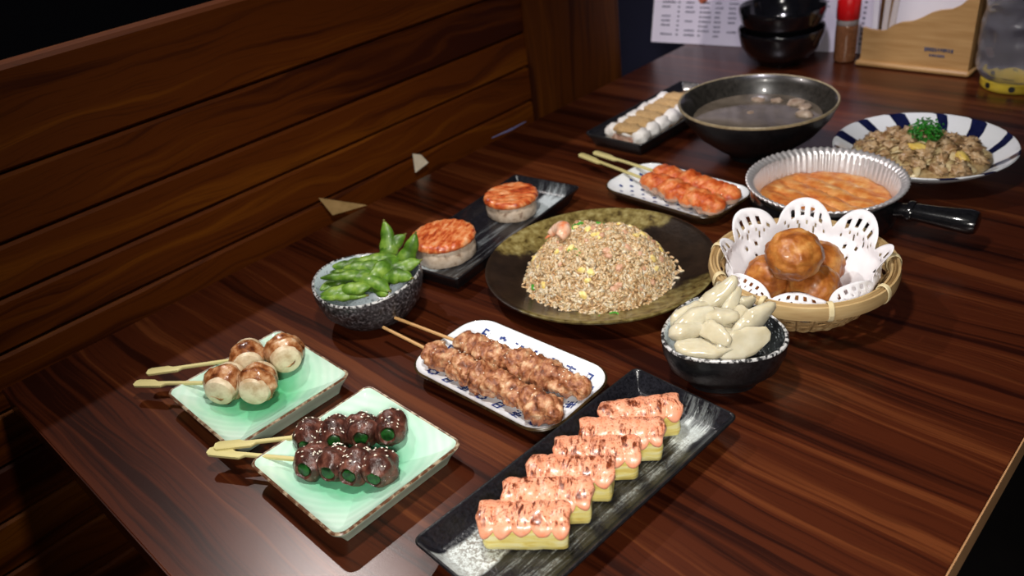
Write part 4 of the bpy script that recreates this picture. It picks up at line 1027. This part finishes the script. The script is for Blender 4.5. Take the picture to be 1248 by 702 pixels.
# wooden napkin holder
NHW_M = simple('pine_board', [(.3, (.40, .22, .075)), (.7, (.54, .33, .13))], 30, .45, .2, stretch=(.4, 4, 4))
nh = thing('napkin_holder', 'light wooden napkin holder with a wave cut front board', 'napkin holder', (.412, 1.222, 0))
wave = [(-.080, .060), (-.068, .0575), (-.055, .0565), (-.046, .0575), (-.036, .066), (-.024, .0715), (-.008, .0745), (.004, .080), (.018, .089), (.030, .0935), (.046, .096), (.058, .103), (.066, .112), (.070, .122), (.074, .128), (.0815, .130)]
pts = [(-.080, .006)] + wave + [(.0815, .006)]
R = [[(x, y, z) for x, z in pts] for y in (.006, .0125)]
obj('front_board', loft(R, True, True, None, None, False), NHW_M, nh, sharp=30)
mb = MB(); box(mb, -.086, .086, -.001, .075, .0004, .0085, bev=.0025); obj('base_board', mb, NHW_M, nh)
mb = MB(); box(mb, -.080, .0815, .066, .072, .0085, .13, bev=.001); obj('back_board', mb, NHW_M, nh)
mb = MB(); box(mb, .0765, .0825, .0125, .066, .0085, .128, bev=.001); obj('side_board', mb, NHW_M, nh)
mb = MB()
for k in range(11): x = .016 + k * .0038; box(mb, x, x + r4.uniform(.0022, .0033), .0052, .0061, .0335 + r4.uniform(-.0008, .0008), .0385)
for k in range(6): x = .024 + k * .0038; box(mb, x, x + r4.uniform(.0022, .0033), .0052, .0061, .0255, .0288)
o = obj('printed_text', mb, PRINT_M, nh, smooth=False); o['kind'] = 'stuff'
NAP_M = simple('napkin', [(0, (.80, .78, .84)), (1, (.86, .84, .88))], 60, .85)
mb = MB(); box(mb, -.045, .062, -.010, .010, 0, .125, bev=.003); o = obj('napkin_stack', mb, NAP_M, None, (.412, 1.256, .0088)); tag(o, 'stack of white napkins standing in the wooden holder', 'napkins')
for i, x in enumerate((.3465, .3580, .3660)):
    mb = MB(); box(mb, -.0045, .0045, -.0018, .0018, 0, .15, bev=.0006); o = obj('chopstick_sleeve', mb, simple('paper_sleeve_%d' % i, [(0, (.62, .56, .52)), (1, (.72, .66, .64))], 90, .7) if i else NAP_M, None, (x, 1.243, .0088), (radians(-2), radians((-3, 1, 4)[i]), 0)); tag(o, 'paper chopstick sleeve in the wooden holder, ' + ('leftmost', 'middle one', 'rightmost beside the napkins')[i], 'chopsticks')
# clear jar with yellow base at the right edge
jr = thing('clear_jar', 'crinkled clear plastic jar with a yellow perforated base at the right edge', 'jar', (.5600, 1.215, 0))
t = NT('clear_plastic'); t.col((.80, .78, .82)); t.set(rough=.12, trans=.9, ior=1.25, spec=1.); CLR_M = t.m
pr = [(.0400, .0166), (.0445, .0168), (.0500, .026), (.051, .06), (.0515, .09), (.049, .108), (.051, .12), (.047, .135), (.02, .14)]
n = 80; R = []
P = []
for i in range(len(pr) - 1):
    for k in range(5): P.append((lerp(pr[i][0], pr[i + 1][0], k / 5), lerp(pr[i][1], pr[i + 1][1], k / 5)))
P.append(pr[-1])
for r, z in P:
    R.append([((r + (.0035 if z > .03 else .0012) * (1 - 2 * abs(fb(Vector((cos(a) * .05, sin(a) * .05, z)), 34, 3)))) * cos(a), (r + (.0035 if z > .03 else .0012) * (1 - 2 * abs(fb(Vector((cos(a) * .05, sin(a) * .05, z)), 34, 3)))) * sin(a), z) for a in [2 * pi * j / n for j in range(n)]])
o = obj('plastic_body', loft(R, False, True), CLR_M, jr, sharp=None)
YB_M = simple('yellow_plastic', [(0, (.62, .44, .03)), (1, (.72, .55, .06))], 60, .3)
obj('yellow_base', lathe([(.036, .0007), (.041, .0006), (.0435, .004), (.0435, .0135), (.041, .0160), (.004, .0160)], 48), YB_M, jr)
for k in range(8):
    a = 2 * pi * k / 8 + .2; c = Vector((cos(a), sin(a), 0)); mb = lathe([(.0042, -.0006), (.0042, .0006)], 14); mb.xf(Matrix.Translation(c * .0434 + Vector((0, 0, .0085))) @ c.to_track_quat('Z', 'Y').to_matrix().to_4x4()); obj('hole', mb, BLACK_M, jr)
    mb = lathe([(.0034, 0), (.0034, .0006)], 14); mb.xf(Matrix.Translation(c * .029 + Vector((0, 0, .0158)))); obj('hole', mb, BLACK_M, jr)
